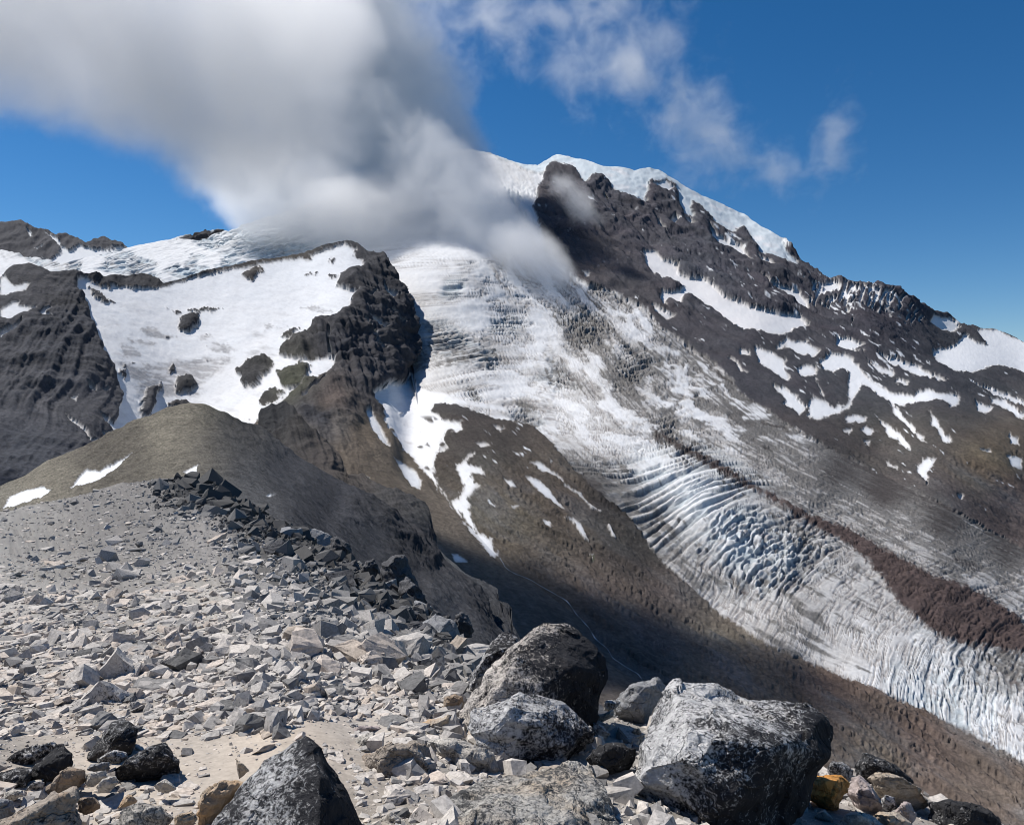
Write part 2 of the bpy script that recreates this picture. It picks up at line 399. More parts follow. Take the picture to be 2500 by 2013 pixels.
coul = [Z1((1555,1150),(1640,1100),(1760,1110),(1850,1130),(1950,1160),(2050,1180),(2150,1200),(2150,1225),(2050,1210),(1980,1190),(1830,1185),(1820,1210),(1870,1250),(1950,1260),(1950,1300),(1880,1310),(1860,1330),
   (1890,1370),(1840,1400),(1820,1480),(1840,1552)) + Z4((100,250),(150,340),(200,400),(260,450),(290,445),(300,490),(322,522),(280,512),(250,470),(190,400),(140,330),(90,240)) + Z1((1800,1490),(1740,1420),(1680,1360),(1640,1300),(1620,1240),(1590,1190)),
 Z4((160,200),(190,180),(215,150),(230,155),(200,190),(250,205),(265,230),(215,225),(225,255),(265,262),(230,275),(205,310),(215,380),(240,430),(270,445),(260,460),(200,390),(140,320),(175,310),(190,270),(180,240))]
coul_p = [Z4((330,245),(360,250),(380,270),(350,275)), Z4((350,335),(385,333),(370,348)), Z4((405,235),(450,245),(490,280),(520,320),(542,352),(520,345),(490,310),(470,305),(440,270)),
 Z4((420,185),(460,190),(510,225),(560,270),(600,290),(640,330),(680,355),(640,340),(600,300),(560,275),(510,235),(450,205)), Z4((560,375),(600,400),(627,458),(605,440),(580,400)),
 Z4((690,395),(705,405),(728,450),(712,440)), Z4((470,385),(495,390),(490,410),(475,405)), Z4((545,375),(580,380),(575,390)), Z4((635,510),(648,508),(645,522)), Z4((230,120),(265,115),(285,130),(250,135)), Z4((290,60),(340,70),(320,80))]
moraine = Z4((850,60),(900,85),(960,120),(1040,160),(1130,205),(1220,265),(1345,335),(1420,372),(1500,400),(1560,425),(1680,495),(1750,535),(1860,585),(1960,620),(2060,670),(2156,745),(2400,900),
   (2400,960),(2156,860),(2060,835),(1960,820),(1850,790),(1760,715),(1695,650),(1660,590),(1600,520),(1540,470),(1440,420),(1330,355),(1220,285),(1130,235),(1040,190),(950,145),(870,95))

amp = idw([(1450,500,1.0),(1700,680,1.0),(1350,600,1.0),(1900,740,1.0),(2150,740,.9),(1560,730,.6),(1600,850,.5),(1900,880,.30),(2100,1000,.22),(2400,1100,.3),(2400,1250,.45),(1800,950,.35),
   (1000,450,.2),(600,580,.35),(300,620,.3),(1200,1100,.35),(1300,1150,.3),(1250,1250,.2),(1400,1400,.14),(1500,1550,.10),(1800,1800,.10),(2200,1900,.12),(1250,1350,.2),(1480,1300,.15),(2300,820,.4)], B.U, B.V)
snow = np.zeros(B.U.shape, np.float32); rid = 1
ice = B.mask(ice_poly, 2.5, 1.5)
B.names[0] = ('mountain',)
B.names[90] = ('valley_floor',); B.names[91] = ('debris_slope',)
low = (B.V > 1000) & (ice < .5)
B.reg[(low) & (T_ < .6)] = 90
B.reg[ice > .5] = 1; B.names[1] = ('glacier',)
cap = B.mask(icecap, 1.6, 1.5); snow = np.maximum(snow, cap); B.reg[(cap > .5)] = 2; B.names[2] = ('summit_icecap',)
rid = 3
tex_snow = {}
for nm, polys in snow_B.items():
    m = np.zeros_like(snow)
    for p in polys: m = np.maximum(m, B.mask(p, 1.4, 1.2))
    if nm == 'face':
        g = noise3(np.stack([(B.U + .35 * (B.V - 650)) / 9.0, (B.V) / 42.0], -1), 5) + .6 * noise3(np.stack([B.U / 14., B.V / 14.], -1), 6)
        m = m * sstep(-.30, -.05, g - .55 * sstep(690, 800, B.V) )
    if nm == 'basin': pass
    snow = np.maximum(snow, m); B.reg[m > .5] = rid; B.names[rid] = ('snowfield', nm); rid += 1
patch_ids_B = []
for k, p in enumerate(patch_B):
    m = B.mask(p, 1.5, 1.5, 1.5); snow = np.maximum(snow, m); B.reg[m > .5] = rid; B.names[rid] = ('snow_patch', ('right', k)); patch_ids_B.append(rid); rid += 1
for k, p in enumerate(ledge_B):
    m = B.mask(p, 1.3, 1.0, .7); snow = np.maximum(snow, m); B.reg[m > .5] = rid; B.names[rid] = ('snow_patch', ('wall', k)); rid += 1
for p in isl_B:
    m = B.mask(p, 1.4, .8, .6); snow *= 1 - m
cm = np.zeros_like(snow)
for p in coul: cm = np.maximum(cm, B.mask(p, 1.5, 2.2, 1.5))
holes = sstep(.18, .34, fbm(np.stack([B.U / 1.1 + .55 * B.V, B.V * 1.3 - .5 * B.U], -1), 34, 3, 77)) * sstep(1190, 1130, B.V) * sstep(1010, 1030, B.V + 0 * B.U) * sstep(960, 1010, B.U)
cm = cm * (1 - holes)
snow = np.maximum(snow, cm); B.reg[cm > .5] = rid; B.names[rid] = ('snow_gully',); gully_id = rid; rid += 1
for k, p in enumerate(coul_p):
    m = B.mask(p, 1.3, 1.0, .9); snow = np.maximum(snow, m); B.reg[m > .5] = rid; B.names[rid] = ('snow_patch', ('gully', k)); rid += 1
ice_only = ice * (1 - snow * (B.reg != 2))
mor = B.mask(moraine, 7.0, 3.2, 1.8); B.reg[(mor > .5)] = 95; B.names[95] = ('moraine',)

Dm = idw([(300,600,.05),(600,560,.15),(900,500,.1),(1150,450,0),(1000,650,0),(1100,700,.08),(1200,660,.1),(1300,640,.2),(1250,800,.12),(1100,850,.15),(1020,830,.3),(1060,900,.2),(1400,750,.25),(1450,700,.35),(1420,820,.45),(1480,900,.45),(1380,880,.25),(1550,880,.4),(1540,960,.6),(1500,960,.35),(1620,920,.42),
   (1650,960,.45),(1350,1000,.05),(1250,980,.15),(1300,930,.2),(1180,960,.3),(1290,1000,.3),(1450,1080,.1),(1400,1040,.1),(1620,1000,.5),(1650,1080,.3),(1700,1030,.4),(1760,980,.62),(1820,1010,.8),(1850,1080,.66),(1780,1110,.3),(1800,1150,.3),(1900,1190,.42),(1950,1150,.62),
   (2050,1150,.8),(2150,1200,.97),(2080,1240,.45),(2130,1260,.5),(2200,1310,.42),(2300,1280,.88),(2250,1345,.4),(2400,1410,.42),(2500,1460,.4),(2450,1350,.8),(2350,1330,.6),(1600,1130,.05),(1700,1200,.05),(1800,1300,.08),(1900,1350,.2),(1500,1220,.3),(1550,1290,.42),
   (1440,1180,.95),(1480,1230,.9),(1400,1125,.6),(1530,1280,.6),(1600,1380,.5),(1700,1440,.45),(1750,1480,.4),(1950,1450,.38),(2050,1420,.35),(1900,1540,.45),(2100,1550,.33),(2000,1380,.4),(2050,1500,.4),(2200,1600,.25),(2300,1660,.2),(2400,1580,.35),(2480,1640,.5),(2450,1750,.1),(2200,1700,.2),(1720,900,.7),(1660,850,.42),(1560,780,.3),(1480,640,.2)],
   B.U, B.V, 3.0, 42)
# relief of the rock
pp = B.pos
rk = crag(pp, 380, 41) * 74
strata = np.abs(((pp[..., 2] + .35 * pp[..., 0] + 30 * fbm(pp, 300, 2, 61)) / 42.0) % 1 - .5) * 2
rk += 7 * (sstep(.25, .6, strata) - .5) * sstep(.5, .9, amp) * (.5 + .5 * sstep(-.2, .3, fbm(pp, 200, 2, 63)))
rockw = np.clip(1 - np.maximum(snow * .93, ice * .94), 0, 1); rockw = np.minimum(rockw, .15 + .85 * blur(rockw, 4))
scl = np.clip(B.D / 4500, .35, 1.3)
disp = rk * amp * rockw * scl + rockw * sstep(.6, .2, amp) * (2.6 * fbm(pp, 38, 4, 44, .62) - 9.0 * sstep(.1, .9, fbm(np.stack([(B.U * .62 - B.V + 12 * B.fine) / 34, (B.V * .62 + B.U) / 420], -1), 1, 3, 45, .55, True)) * sstep(1050, 1150, B.V))
# seracs on the icecap edge and general snow swell
disp += cap * (fbm(pp, 160, 4, 71, .5, True) * 14)
# glacier relief
K = idw([(700,560,.8),(500,600,.8),(300,640,.6),(1150,450,.4),(1250,500,.7),(1100,380,.12),(1250,400,.1),(1000,420,.2),(1200,380,.12),(1000,640,.3),(1060,700,.1),(1170,700,.1),(1300,700,.15),(1080,760,.12),(1300,850,.1),(1250,890,.15),(1330,1000,.05),(1050,900,.25),(1000,850,.4),(1400,1050,.05),(1450,980,.2),
   (1380,1090,.15),(1350,1100,.3),(1480,1130,.3),(1550,1130,.55),(1620,1150,.9),(1750,1220,1),(1850,1290,1),(1930,1350,1),(1850,1400,.9),(1650,1280,.6),(1560,1270,.3),(1700,1450,.1),(2000,1500,.12),(1850,1530,.08),(2100,1600,.25),(2250,1650,.6),(2350,1640,.8),(2450,1680,.8),(2480,1760,.4),(2100,1480,.15),(1900,1200,.2),(2200,1320,.2),
   (2400,1420,.4),(1800,1000,.12),(1900,1080,.1),(2000,1130,.05),(2200,1220,.05),(2400,1320,.1),(1700,900,.35),(1720,960,.25),(1820,1120,.2),(1620,850,.3)], B.U, B.V, 3.2, 25)
PT = np.zeros_like(K); wpA = fbm(np.stack([B.U, B.V], -1), 60, 4, 171); wpB = fbm(np.stack([B.U, B.V], -1), 60, 4, 173)
K = np.maximum(K, .30 * sstep(1080, 1000, B.V) * sstep(560, 640, B.V))
for pu, pv, ra, rb, am in [(1103,708,30,45,.8),(1090,828,75,42,.95),(1185,876,45,32,1),(1240,788,48,40,.75),(1360,922,60,45,.8),(1430,800,80,65,.95),(1150,955,50,22,.8),(1285,1025,50,34,.95),(1540,900,70,70,.85),(1480,700,70,40,.6),(1640,1060,60,30,.8),(1400,690,40,30,.5),(1235,645,30,18,.7),(1320,620,40,25,.6)]:
    x_, y_ = B.U + 26 * wpA - pu, B.V + 22 * wpB - pv; x2 = .8 * x_ + .6 * y_; y2 = -.6 * x_ + .8 * y_
    PT = np.maximum(PT, am * np.exp(-.8 * ((x2 / ra) ** 2 + (y2 / rb) ** 2)))
K = np.maximum(K, PT)
wp = fbm(np.stack([S_ * 2.2, T_ * 2.2], -1), 1, 3, 81); wp2 = fbm(np.stack([S_ * 7, T_ * 6], -1), 1, 2, 82)
phi = 9.0 * S_ + 10.0 * np.minimum(S_ - 4.5, 0) + 7.0 * np.maximum(S_ - 7.5, 0)
Sw = phi + 1.5 * wp + .5 * wp2 - .9 * np.clip(T_ - .5, -.6, .6) ** 2
patchy = sstep(-.25, .25, fbm(np.stack([S_ * 3.1, T_ * 3.4], -1), 1, 3, 89) + 1.2 * (K - .4))
K = K * (.25 + .75 * patchy)
arc = sstep(4.3, 4.7, S_) * sstep(6.6, 6.0, S_) * sstep(-.3, .1, T_) * sstep(1.25, 1.0, T_)
ph2 = 9.5 * S_ + .9 * wp - 3.2 * np.clip(T_ - .25, 0, 1) ** 2
cl = 1 - np.abs(noise3(np.stack([ph2, T_ * .9 + 2 + .25 * wp2], -1), 80)) * 2.3
c1 = 1 - np.abs(noise3(np.stack([Sw, T_ * 3.4 + 5 + .8 * wp2], -1), 83)) * 2.3
K = np.maximum(K, arc * .9)
c2 = 1 - np.abs(noise3(np.stack([Sw * 2.0 + 9 + .6 * wp2, T_ * 5.0], -1), 85)) * 2.3
c3 = 1 - np.abs(noise3(np.stack([S_ * 9.0 + 3 + wp2, T_ * 17.0], -1), 87)) * 2.2
c4 = 1 - np.abs(noise3(np.stack([Sw * 3.1 + 4, T_ * 6.5 + wp2], -1), 88)) * 2.2
cut1 = sstep(.55, .93, c1) * (1 - arc) + sstep(.5, .85, cl) * arc
cut2 = sstep(.55, .95, c2) * (1 - .97 * arc); cut3 = sstep(.45, .95, c3) * (1 - arc); cut4 = sstep(.55, .92, c4)
cut = np.clip(cut1 * 1.0 + .6 * cut2 + .6 * cut3 * sstep(.55, .95, K), 0, 1.3)
lane = fbm(np.stack([S_ * 1.5 + .5 * wp, T_ * 4.6 + .9 * wp + .25 * wp2], -1), 1, 4, 181, .55)
lanem = sstep(.10, -.22, lane) * sstep(1150, 1020, B.V) * (1 - PT)          # smooth snow lanes between the broken strips
streakd = sstep(.22, .48, fbm(np.stack([S_ * 1.1 + 4, T_ * 9.0 + 1.4 * wp + .4 * wp2], -1), 1, 4, 183, .6) + .35 * lane) * sstep(600, 700, B.V)
K = K * (1 - .85 * lanem)
hair = cut4 * (1 - .9 * lanem) * sstep(560, 640, B.V) * sstep(-.15, .3, fbm(np.stack([S_ * 4, T_ * 5], -1), 1, 2, 86) + .25)
sw = noise3(np.stack([Sw * .3, T_ * 3.0], -1), 91)
gs = B.D / 2100.0
disp += ice_only * (1 - .88 * sstep(.5, .8, Dm)) * gs * (K ** 1.3 * (-12.0 * cut * (1 - .45 * sstep(7.5, 9, S_)) + 4 * (1 - .8 * arc) * fbm(np.stack([S_ * 30, T_ * 40], -1), 1, 2, 93)) + 7 * sw * (.3 + K) - 3.0 * hair * (1 - .8 * arc) + 2.6 * fbm(pp, 60, 5, 94, .65))
disp += 6 * mor * (0.5 + fbm(pp, 40, 4, 96, .6))
disp += snow * (3 * fbm(pp, 120, 3, 99) + 1.6 * fbm(pp, 28, 3, 98, .6))
bd = np.array([(1012, 900), (1019, 950), (1019, 1000), (1019, 1060), (1021, 1118), (1073, 1197), (1150, 1284), (1220, 1362), (1330, 1444), (1420, 1514), (1452, 1582), (1530, 1644), (1570, 1674), (1650, 1724), (1700, 1790)], float)
def near_line(U, V, pts, r):
    out = np.full(U.shape, 1e9, np.float32)
    for (ax, ay), (bx, by) in zip(pts[:-1], pts[1:]):
        ex, ey = bx - ax, by - ay
        k = np.clip(((U - ax) * ex + (V - ay) * ey) / (ex * ex + ey * ey), 0, 1)
        out = np.minimum(out, (U - ax - k * ex) ** 2 + (V - ay - k * ey) ** 2)
    return sstep(2, r, np.sqrt(out))
disp = disp * near_line(B.U, B.V, bd[1:], 28)
B.pos = B.pos + B.nrm * disp[..., None]

# what lies on the surface
st = fbm(np.stack([S_ * 1.6, T_ * 26.0], -1), 1, 3, 101) * .9 + fbm(np.stack([Sw * 1.3, T_ * 5], -1), 1, 3, 103) * (.12 + .55 * sstep(.15, .6, K)) + fbm(pp, 30, 3, 105) * .45
pr = .47 + .46 * st
Dm = np.clip(Dm + .22 * PT - .25 * lanem + .16 * streakd, 0, 1)
deb = sstep(pr - .09, pr + .11, Dm)
grime = sstep(.0, .6, Dm + .25 * st)
icec = lerp(np.broadcast_to(SNOW * np.array([.97, .96, .95]), B.U.shape + (3,)), DIRTY, np.clip(.20 - .22 * lanem + grime * .7 * (1 - .6 * lanem) + .55 * streakd * (1 - lanem) + .35 * fbm(pp, 90, 5, 95, .65) + .3 * fbm(np.stack([S_ * 2, T_ * 40], -1), 1, 3, 97), 0, 1))
icec = lerp(icec, ICE, sstep(.15, .5, K) * (1 - grime) * .6)
icec = lerp(icec, BLUE, np.clip(cut * sstep(.2, .7, K) * .6, 0, 1)); icec = lerp(icec, DEB * 2.2, np.clip(cut * sstep(.15, .6, K) * sstep(.1, .5, Dm) * .8, 0, 1))
icec = lerp(icec, DEB * 3.2, hair * .55 * (1 - arc) * sstep(.8, .5, Dm))
debc = lerp(np.broadcast_to(DIRTY * .5, icec.shape), DEB * 1.05, sstep(.5, .85, Dm + .25 * st)); icec = icec + (debc - icec) * deb[..., None]
rock = idw([(1450,480,.105,.097,.10),(1700,650,.105,.097,.10),(1550,580,.115,.10,.10),(1350,560,.11,.092,.088),(1450,640,.12,.098,.09),(1560,760,.10,.085,.08),(1900,740,.09,.08,.082),(2150,760,.09,.078,.082),(1900,880,.088,.08,.078),(2100,1000,.095,.09,.085),(2350,1000,.095,.088,.082),  # wall tones lightened to purple-grey: distance haze painted into the rock colour
   (2400,1130,.15,.125,.09),(2450,1250,.15,.115,.10),(2200,1120,.105,.095,.088),(1800,950,.08,.072,.072),(2000,1080,.08,.072,.072),(2300,1230,.11,.095,.09),(1250,1080,.07,.062,.055),(1300,1130,.105,.09,.075),(1250,1250,.16,.14,.11),(1400,1250,.13,.11,.09),(1480,1220,.05,.046,.045),(1560,1340,.06,.055,.053),
   (1350,1400,.14,.12,.10),(1500,1500,.13,.112,.1),(1600,1500,.115,.10,.095),(1750,1620,.17,.145,.12),(1900,1750,.17,.145,.12),(2050,1690,.15,.115,.10),(2250,1800,.15,.115,.10),(2150,1880,.17,.145,.12),(2400,1950,.17,.14,.12),(600,560,.07,.07,.075),(1150,1050,.075,.066,.06),(2300,900,.07,.066,.066)], B.U, B.V, 3.0)
vr = fbm(pp, 180, 5, 111, .6); vr2 = fbm(pp, 45, 4, 113, .6)
rock = rock * (1 + .32 * vr + .3 * vr2)[..., None] * (np.array([.97, .95, .93]) + (np.array([.80, .87, 1.02]) - np.array([.97, .95, .93])) * np.maximum(sstep(.25, .6, amp), sstep(1060, 960, B.V))[..., None])
bandc = fbm(np.stack([(pp[..., 2] + .35 * pp[..., 0] + 30 * fbm(pp, 300, 2, 61)) / 60, pp[..., 0] / 900], -1), 1, 3, 131)
rock = rock * (1 + .45 * bandc * sstep(.4, .8, amp))[..., None]
fan = fbm(np.stack([(B.U * .62 - B.V) / 70, (B.V * .62 + B.U) / 260], -1), 1, 4, 133, .6) * sstep(1080, 1180, B.V)
rock = rock * (1 + .45 * fan)[..., None]; rock = lerp(rock, rock.mean(-1, keepdims=True) * np.array([1.03, 1.0, .99]), sstep(-.1, .4, fan) * .7)
stv = fbm(np.stack([(B.U * .62 - B.V) / 10, (B.V * .62 + B.U) / 130], -1), 1, 4, 118) * sstep(1050, 1150, B.V)
rock = rock * (1 + .28 * stv + .22 * noise3(np.stack([B.U / 4.5, B.V / 3.6], -1), 119) * sstep(1000, 1100, B.V))[..., None]
spk = sstep(.55, .75, noise3(np.stack([B.U / 5.5, B.V / 4.5], -1), 120)) * sstep(1150, 1300, B.V); rock = lerp(rock, np.array([.30, .27, .25]), spk * .35)
rock[..., 0] *= (1 + .10 * fbm(pp, 260, 3, 115))
# light lines of scree and thin snow caught in the gullies of the wall
thin = sstep(.42, .70, fbm(np.stack([pp[..., 0] / 42, pp[..., 2] / 120, pp[..., 1] / 90], -1), 1, 3, 117) + .25 * (strata - .5)) * sstep(.55, .9, amp) * (B.V < 900)
rock = lerp(rock, np.array([.5, .5, .52]), thin * .6)
ts = fbm(np.stack([(B.U * .55 - B.V * .85) / 7, (B.V * .55 + B.U * .85) / 38], -1), 1, 3, 121) + .5 * fbm(np.stack([B.U, B.V], -1), 70, 2, 123)
reg_ = idw([(1500,550,.5),(1750,640,.75),(1900,720,.9),(2050,700,1),(1600,700,.3),(2000,850,.8),(2200,900,.9),(2300,1000,.6),(2100,1050,.4),(1800,850,.5),(2400,1150,.4),(1500,1200,.0),(1250,1080,.8),(1350,1100,.5),(1250,1250,0),(1900,1500,-1),(2300,1900,-1),(1500,1500,-1),(1400,640,0)], B.U, B.V)
rock = lerp(rock, SNOW * .92, sstep(.57, .66, ts * .85 + .36 * reg_))
col = lerp(rock, icec, ice)
sn_c = np.broadcast_to(SNOW, B.U.shape + (3,)).copy()
pk = idw([(1600,700,.8),(1800,780,.8),(1400,640,.5),(2000,900,.1),(2300,1000,0),(1150,1100,.2),(1700,480,0),(1300,350,0)], B.U, B.V)
sn_c = lerp(sn_c, PINKSNOW, pk * (.6 + .4 * vr)); sn_c = lerp(sn_c, ICE * np.array([.86, .98, 1.03]), cap * sstep(-.1, .5, fbm(pp, 150, 4, 71, .5, True)) * .6)
sn_c = lerp(sn_c, np.array([.42, .40, .38]), np.clip((1 - blur(snow, 3)) * 1.5 - .15, 0, .8))
col = lerp(col, sn_c, snow)
morc = np.broadcast_to(np.array([.092, .068, .064]), B.U.shape + (3,)) * (1 + .4 * vr2)[..., None]
morc = lerp(morc, DEB * .9, sstep(1800, 1650, B.U) * .8)
col = lerp(col, morc, mor)
humpm = B.mask(Z1((745, 492), (800, 460), (860, 440), (900, 448), (965, 432), (965, 446), (900, 460), (800, 486)), 1.5, 1)
col = lerp(col, np.broadcast_to(np.array([.06, .06, .065]), col.shape), humpm)
col = np.clip(col, .01, .92)
objs_B = B.build(far_mat, 'mountain', col)

# ---- far peak on the left
top_A = [(-450, 600), (-300, 560), (-200, 585), (-80, 550)] + Z1((0, 432), (40, 428), (90, 420), (110, 435), (150, 455), (200, 455), (240, 475), (290, 480), (330, 495), (360, 515), (390, 510), (440, 490), (480, 505), (523, 523), (560, 560))
bot_A = [(-450, 760), (0, 760), (340, 720)]
A = Layer(top_A, bot_A, [(-400, 560, 8600), (0, 545, 8400), (100, 560, 8300), (300, 600, 8000), (0, 650, 7600), (150, 650, 7500), (300, 660, 7400), (0, 750, 6800), (-400, 700, 7400), (300, 720, 6800)], -1, 325, 120)
A.names[0] = ('distant_peak',)
ap = A.pos
rkA = crag(ap, 420, 141) * 70
snA = np.zeros(A.U.shape)
for p in [Z1((190, 465), (230, 480), (260, 520), (290, 545), (340, 525), (400, 540), (530, 530), (530, 640), (0, 660), (0, 610), (120, 600), (200, 580), (260, 560), (250, 520)), Z1((120, 460), (135, 465), (135, 490), (125, 485)), Z1((150, 530), (190, 520), (170, 550)), Z1((0, 575), (50, 590), (0, 610))]:
    snA = np.maximum(snA, A.mask(p, 1.5, 1.6))
A.pos = A.pos + A.nrm * (rkA * (1 - .9 * snA))[..., None]
colA = np.broadcast_to(np.array([.085, .085, .095]), A.U.shape + (3,)) * (1 + .4 * fbm(ap, 200, 4, 161))[..., None]
colA = np.clip(lerp(colA, SNOW * .95, snA), .01, .9)
objs_A = A.build(far_mat, 'distant_peak', colA)
# ---- prow massif: dark left ridge, hanging snowfield, rock prow, brown slope down to the stream
top_C = [(-450, 740), (-200, 720)] + Z1((0, 655), (60, 620), (120, 605), (160, 615), (200, 637), (300, 640), (400, 650), (500, 645), (600, 640), (650, 655), (690, 680), (760, 665), (850, 640), (950, 610), (1050, 590), (1150, 575),
    (1250, 560), (1300, 545), (1400, 520), (1460, 505), (1500, 510), (1540, 540), (1610, 570), (1650, 640), (1690, 720), (1720, 780), (1740, 850), (1747, 920), (1755, 1000)) + [(1019, 960), (1024, 1118), (1073, 1197), (1150, 1284), (1220, 1362), (1330, 1444), (1420, 1514), (1452, 1582), (1530, 1644), (1570, 1674), (1650, 1724), (1720, 1800)]
bot_C = [(-450, 1350), (0, 1350), (500, 1300), (900, 1400), (1200, 1700), (1720, 2050)]
ctl_C = [(-400,760,3200),(-400,1150,1700),(0,680,3200),(70,655,3300),(70,800,2800),(100,1000,2300),(0,1150,1800),(250,690,3600),(250,850,2900),(250,1000,2450),(130,1130,1950),(400,690,3900),(450,800,3500),(450,950,3000),(400,1050,2700),
 (600,650,4200),(600,800,3500),(600,950,2950),(560,1030,2700),(750,610,4400),(750,750,3700),(860,600,4400),(900,640,4200),(950,700,4000),(990,780,3800),(1010,900,3500),(850,750,3500),(900,850,3300),(850,900,3000),(820,960,2700),(950,960,3050),(750,1000,2500),
 (900,1050,2450),(800,1100,2200),(1000,1080,2500),(950,1150,2150),(1080,1200,2180),(1050,1300,1850),(1220,1360,1840),(1150,1400,1700),(1420,1510,1560),(1300,1500,1550),(1570,1670,1370),(1400,1650,1350),(1200,1600,1350),(1000,1450,1500),(900,1250,1800),
 (1700,1800,1200),(600,1200,1900),(400,1200,2000),(1300,1900,900),(600,1500,1300),(0,1400,1400),(1700,2000,900)]
drop = {(1010,900),(950,960),(1000,1080),(1080,1200),(1220,1360),(1420,1510),(1570,1670),(1700,1800)}
ctl_C = [c for c in ctl_C if (c[0], c[1]) not in drop]
ctl_C += [(u_, v_, d_) for (u_, v_), d_ in zip(bd, np.exp(B.tps(bd[:, 0], bd[:, 1])) * 1.0)]
def join_B(U, V, D):
    wgt = 1 - near_line(U, V, np.array([(1019., 925.), (1024., 1120.)]), 75)
    return D + (np.exp(B.tps(U, V)) - D) * wgt
objs_G = []
for tpl, ua, ub, nr, nmG in ((top_C, -1, 1720, 560, 'rock_ridge'),):
    G = Layer(tpl, bot_C, ctl_C, ua, ub, nr, lam=2e-3, blend=join_B, level_rows=True)
    G.names[0] = (nmG,)
    gp = G.pos
    snow = np.zeros(G.U.shape)
    field = Z1((320,665),(360,652),(400,680),(500,690),(600,703),(690,692),(800,661),(950,622),(1100,594),(1250,570),(1400,532),(1450,508),(1500,530),(1490,560),(1530,580),(1530,620),(1480,620),(1440,640),(1420,690),(1470,710),(1510,715),(1480,750),(1480,780),(1400,830),
      (1330,850),(1310,890),(1270,910),(1240,900),(1190,950),(1180,985),(1230,990),(1260,1000),(1300,1005),(1380,990),(1415,1000),(1400,1040),(1340,1080),(1290,1090),(1250,1130),(1200,1150),(1130,1210),(1080,1260),(1020,1320),(900,1400),(500,1400),(480,1310),(470,1280),(500,1190),
      (510,1140),(480,1060),(430,960),(410,900),(380,830),(370,780),(350,740),(320,700))
    isl = [Z1((750,830),(790,808),(835,812),(835,840),(800,880),(760,885)), Z1((1015,640),(1070,605),(1110,625),(1080,645),(1060,668)), Z1((375,695),(420,720),(475,755),(440,765),(400,740)), Z1((740,1090),(780,1065),(820,1075),(825,1115),(790,1140),(740,1140)),
     Z1((590,1180),(620,1120),(680,1100),(650,1150),(660,1180),(620,1240),(595,1235)), Z1((990,1045),(1050,1000),(1130,980),(1155,1000),(1140,1050),(1110,1070),(1090,1110),(1030,1120),(1020,1070)), Z1((1160,1050),(1210,1040),(1260,1010),(1300,1030),(1300,1080),(1250,1120),(1200,1120),(1190,1090)),
     Z1((1200,890),(1260,870),(1230,905),(1190,910)), Z1((1190,960),(1230,910),(1270,910),(1250,970),(1190,980)), Z1((1090,1170),(1140,1130),(1200,1130),(1150,1180),(1100,1190)), Z1((700,1200),(740,1175),(800,1180),(780,1210)), Z1((410,688),(460,680),(455,697)), Z1((500,1050),(525,1030),(520,1080)),
     Z1((1395,575),(1415,573),(1415,586),(1398,586)), Z1((1250,560),(1290,553),(1320,570),(1290,582)), Z1((1380,640),(1430,635),(1400,655)), Z1((720,1020),(740,1015),(735,1050),(715,1060)), Z1((1280,640),(1340,632),(1340,638),(1290,646)), Z1((705,785),(760,800),(740,803)), Z1((800,790),(900,780),(940,785),(900,793))]
    gsn = G.mask(field, 1.8, 1.5)
    for p in isl: gsn *= 1 - G.mask(p, 1.3, 2.2, 1.7)
    gsn *= 1 - sstep(.52, .62, fbm(np.stack([G.U, G.V * 1.4], -1), 26, 3, 275, .6) + .22 * sstep(.2, .5, fbm(np.stack([G.U, G.V], -1), 150, 2, 276))) * sstep(760, 840, G.V) * sstep(950, 700, G.U)
    G.reg[gsn > .5] = 1; G.names[1] = ('snowfield',)
    rid = 2
    left_p = [Z1((0,655),(25,640),(30,655),(60,690),(110,672),(130,680),(110,700),(70,715),(30,728),(0,735)), Z1((0,790),(50,760),(90,750),(80,770),(130,775),(155,780),(100,800),(70,820),(50,835),(0,830)), Z1((160,810),(185,785),(215,780),(190,800),(215,815),(170,822)), Z1((0,890),(95,840),(80,870),(40,890),(0,920)),
     Z1((270,1230),(320,1260),(365,1300),(380,1340),(420,1335),(375,1357),(365,1320),(300,1265)), Z1((410,1220),(450,1250),(490,1290),(470,1300),(440,1270)), Z1((300,1160),(330,1150),(315,1175)), Z1((360,1110),(390,1120),(400,1140),(375,1130)), Z1((280,860),(300,858),(295,868)), Z1((195,832),(222,826),(210,840)), Z1((420,1130),(450,1135),(435,1145)), Z1((420,1300),(440,1310),(470,1305),(440,1325))]
    prow_p = [Z1((1535,1215),(1560,1215),(1600,1280),(1630,1345),(1640,1370),(1610,1350),(1570,1300)), Z1((1655,1410),(1690,1430),(1750,1470),(1775,1510),(1770,1545),(1730,1530),(1690,1470)), Z1((1545,815),(1580,830),(1615,870),(1600,880),(1560,840)), Z1((1545,745),(1580,712),(1582,718),(1555,750)), Z1((1610,680),(1640,715),(1680,742),(1650,735),(1620,705)),
     Z1((1620,770),(1650,800),(1690,850),(1680,855),(1640,805)), Z1((1390,850),(1430,815),(1440,822),(1400,855)), Z1((1378,900),(1395,870),(1388,960),(1398,985),(1385,985)), Z1((1530,835),(1560,880),(1580,930),(1605,975),(1590,965),(1555,900)), Z1((1155,1190),(1210,1140),(1240,1130),(1200,1165),(1165,1195)), Z1((1270,1160),(1330,1110),(1385,1070),(1370,1090),(1320,1130),(1280,1165)),
     Z1((1535,1490),(1552,1500),(1545,1512)), Z6 if False else [(1104, 1353), (1118, 1354), (1134, 1367), (1142, 1374), (1112, 1372)]]
    for k, p in enumerate(left_p):
        m = G.mask(p, 1.3, .9, .7); snow = np.maximum(snow, m); G.reg[m > .5] = rid; G.names[rid] = ('snow_patch', ('left', k)); rid += 1
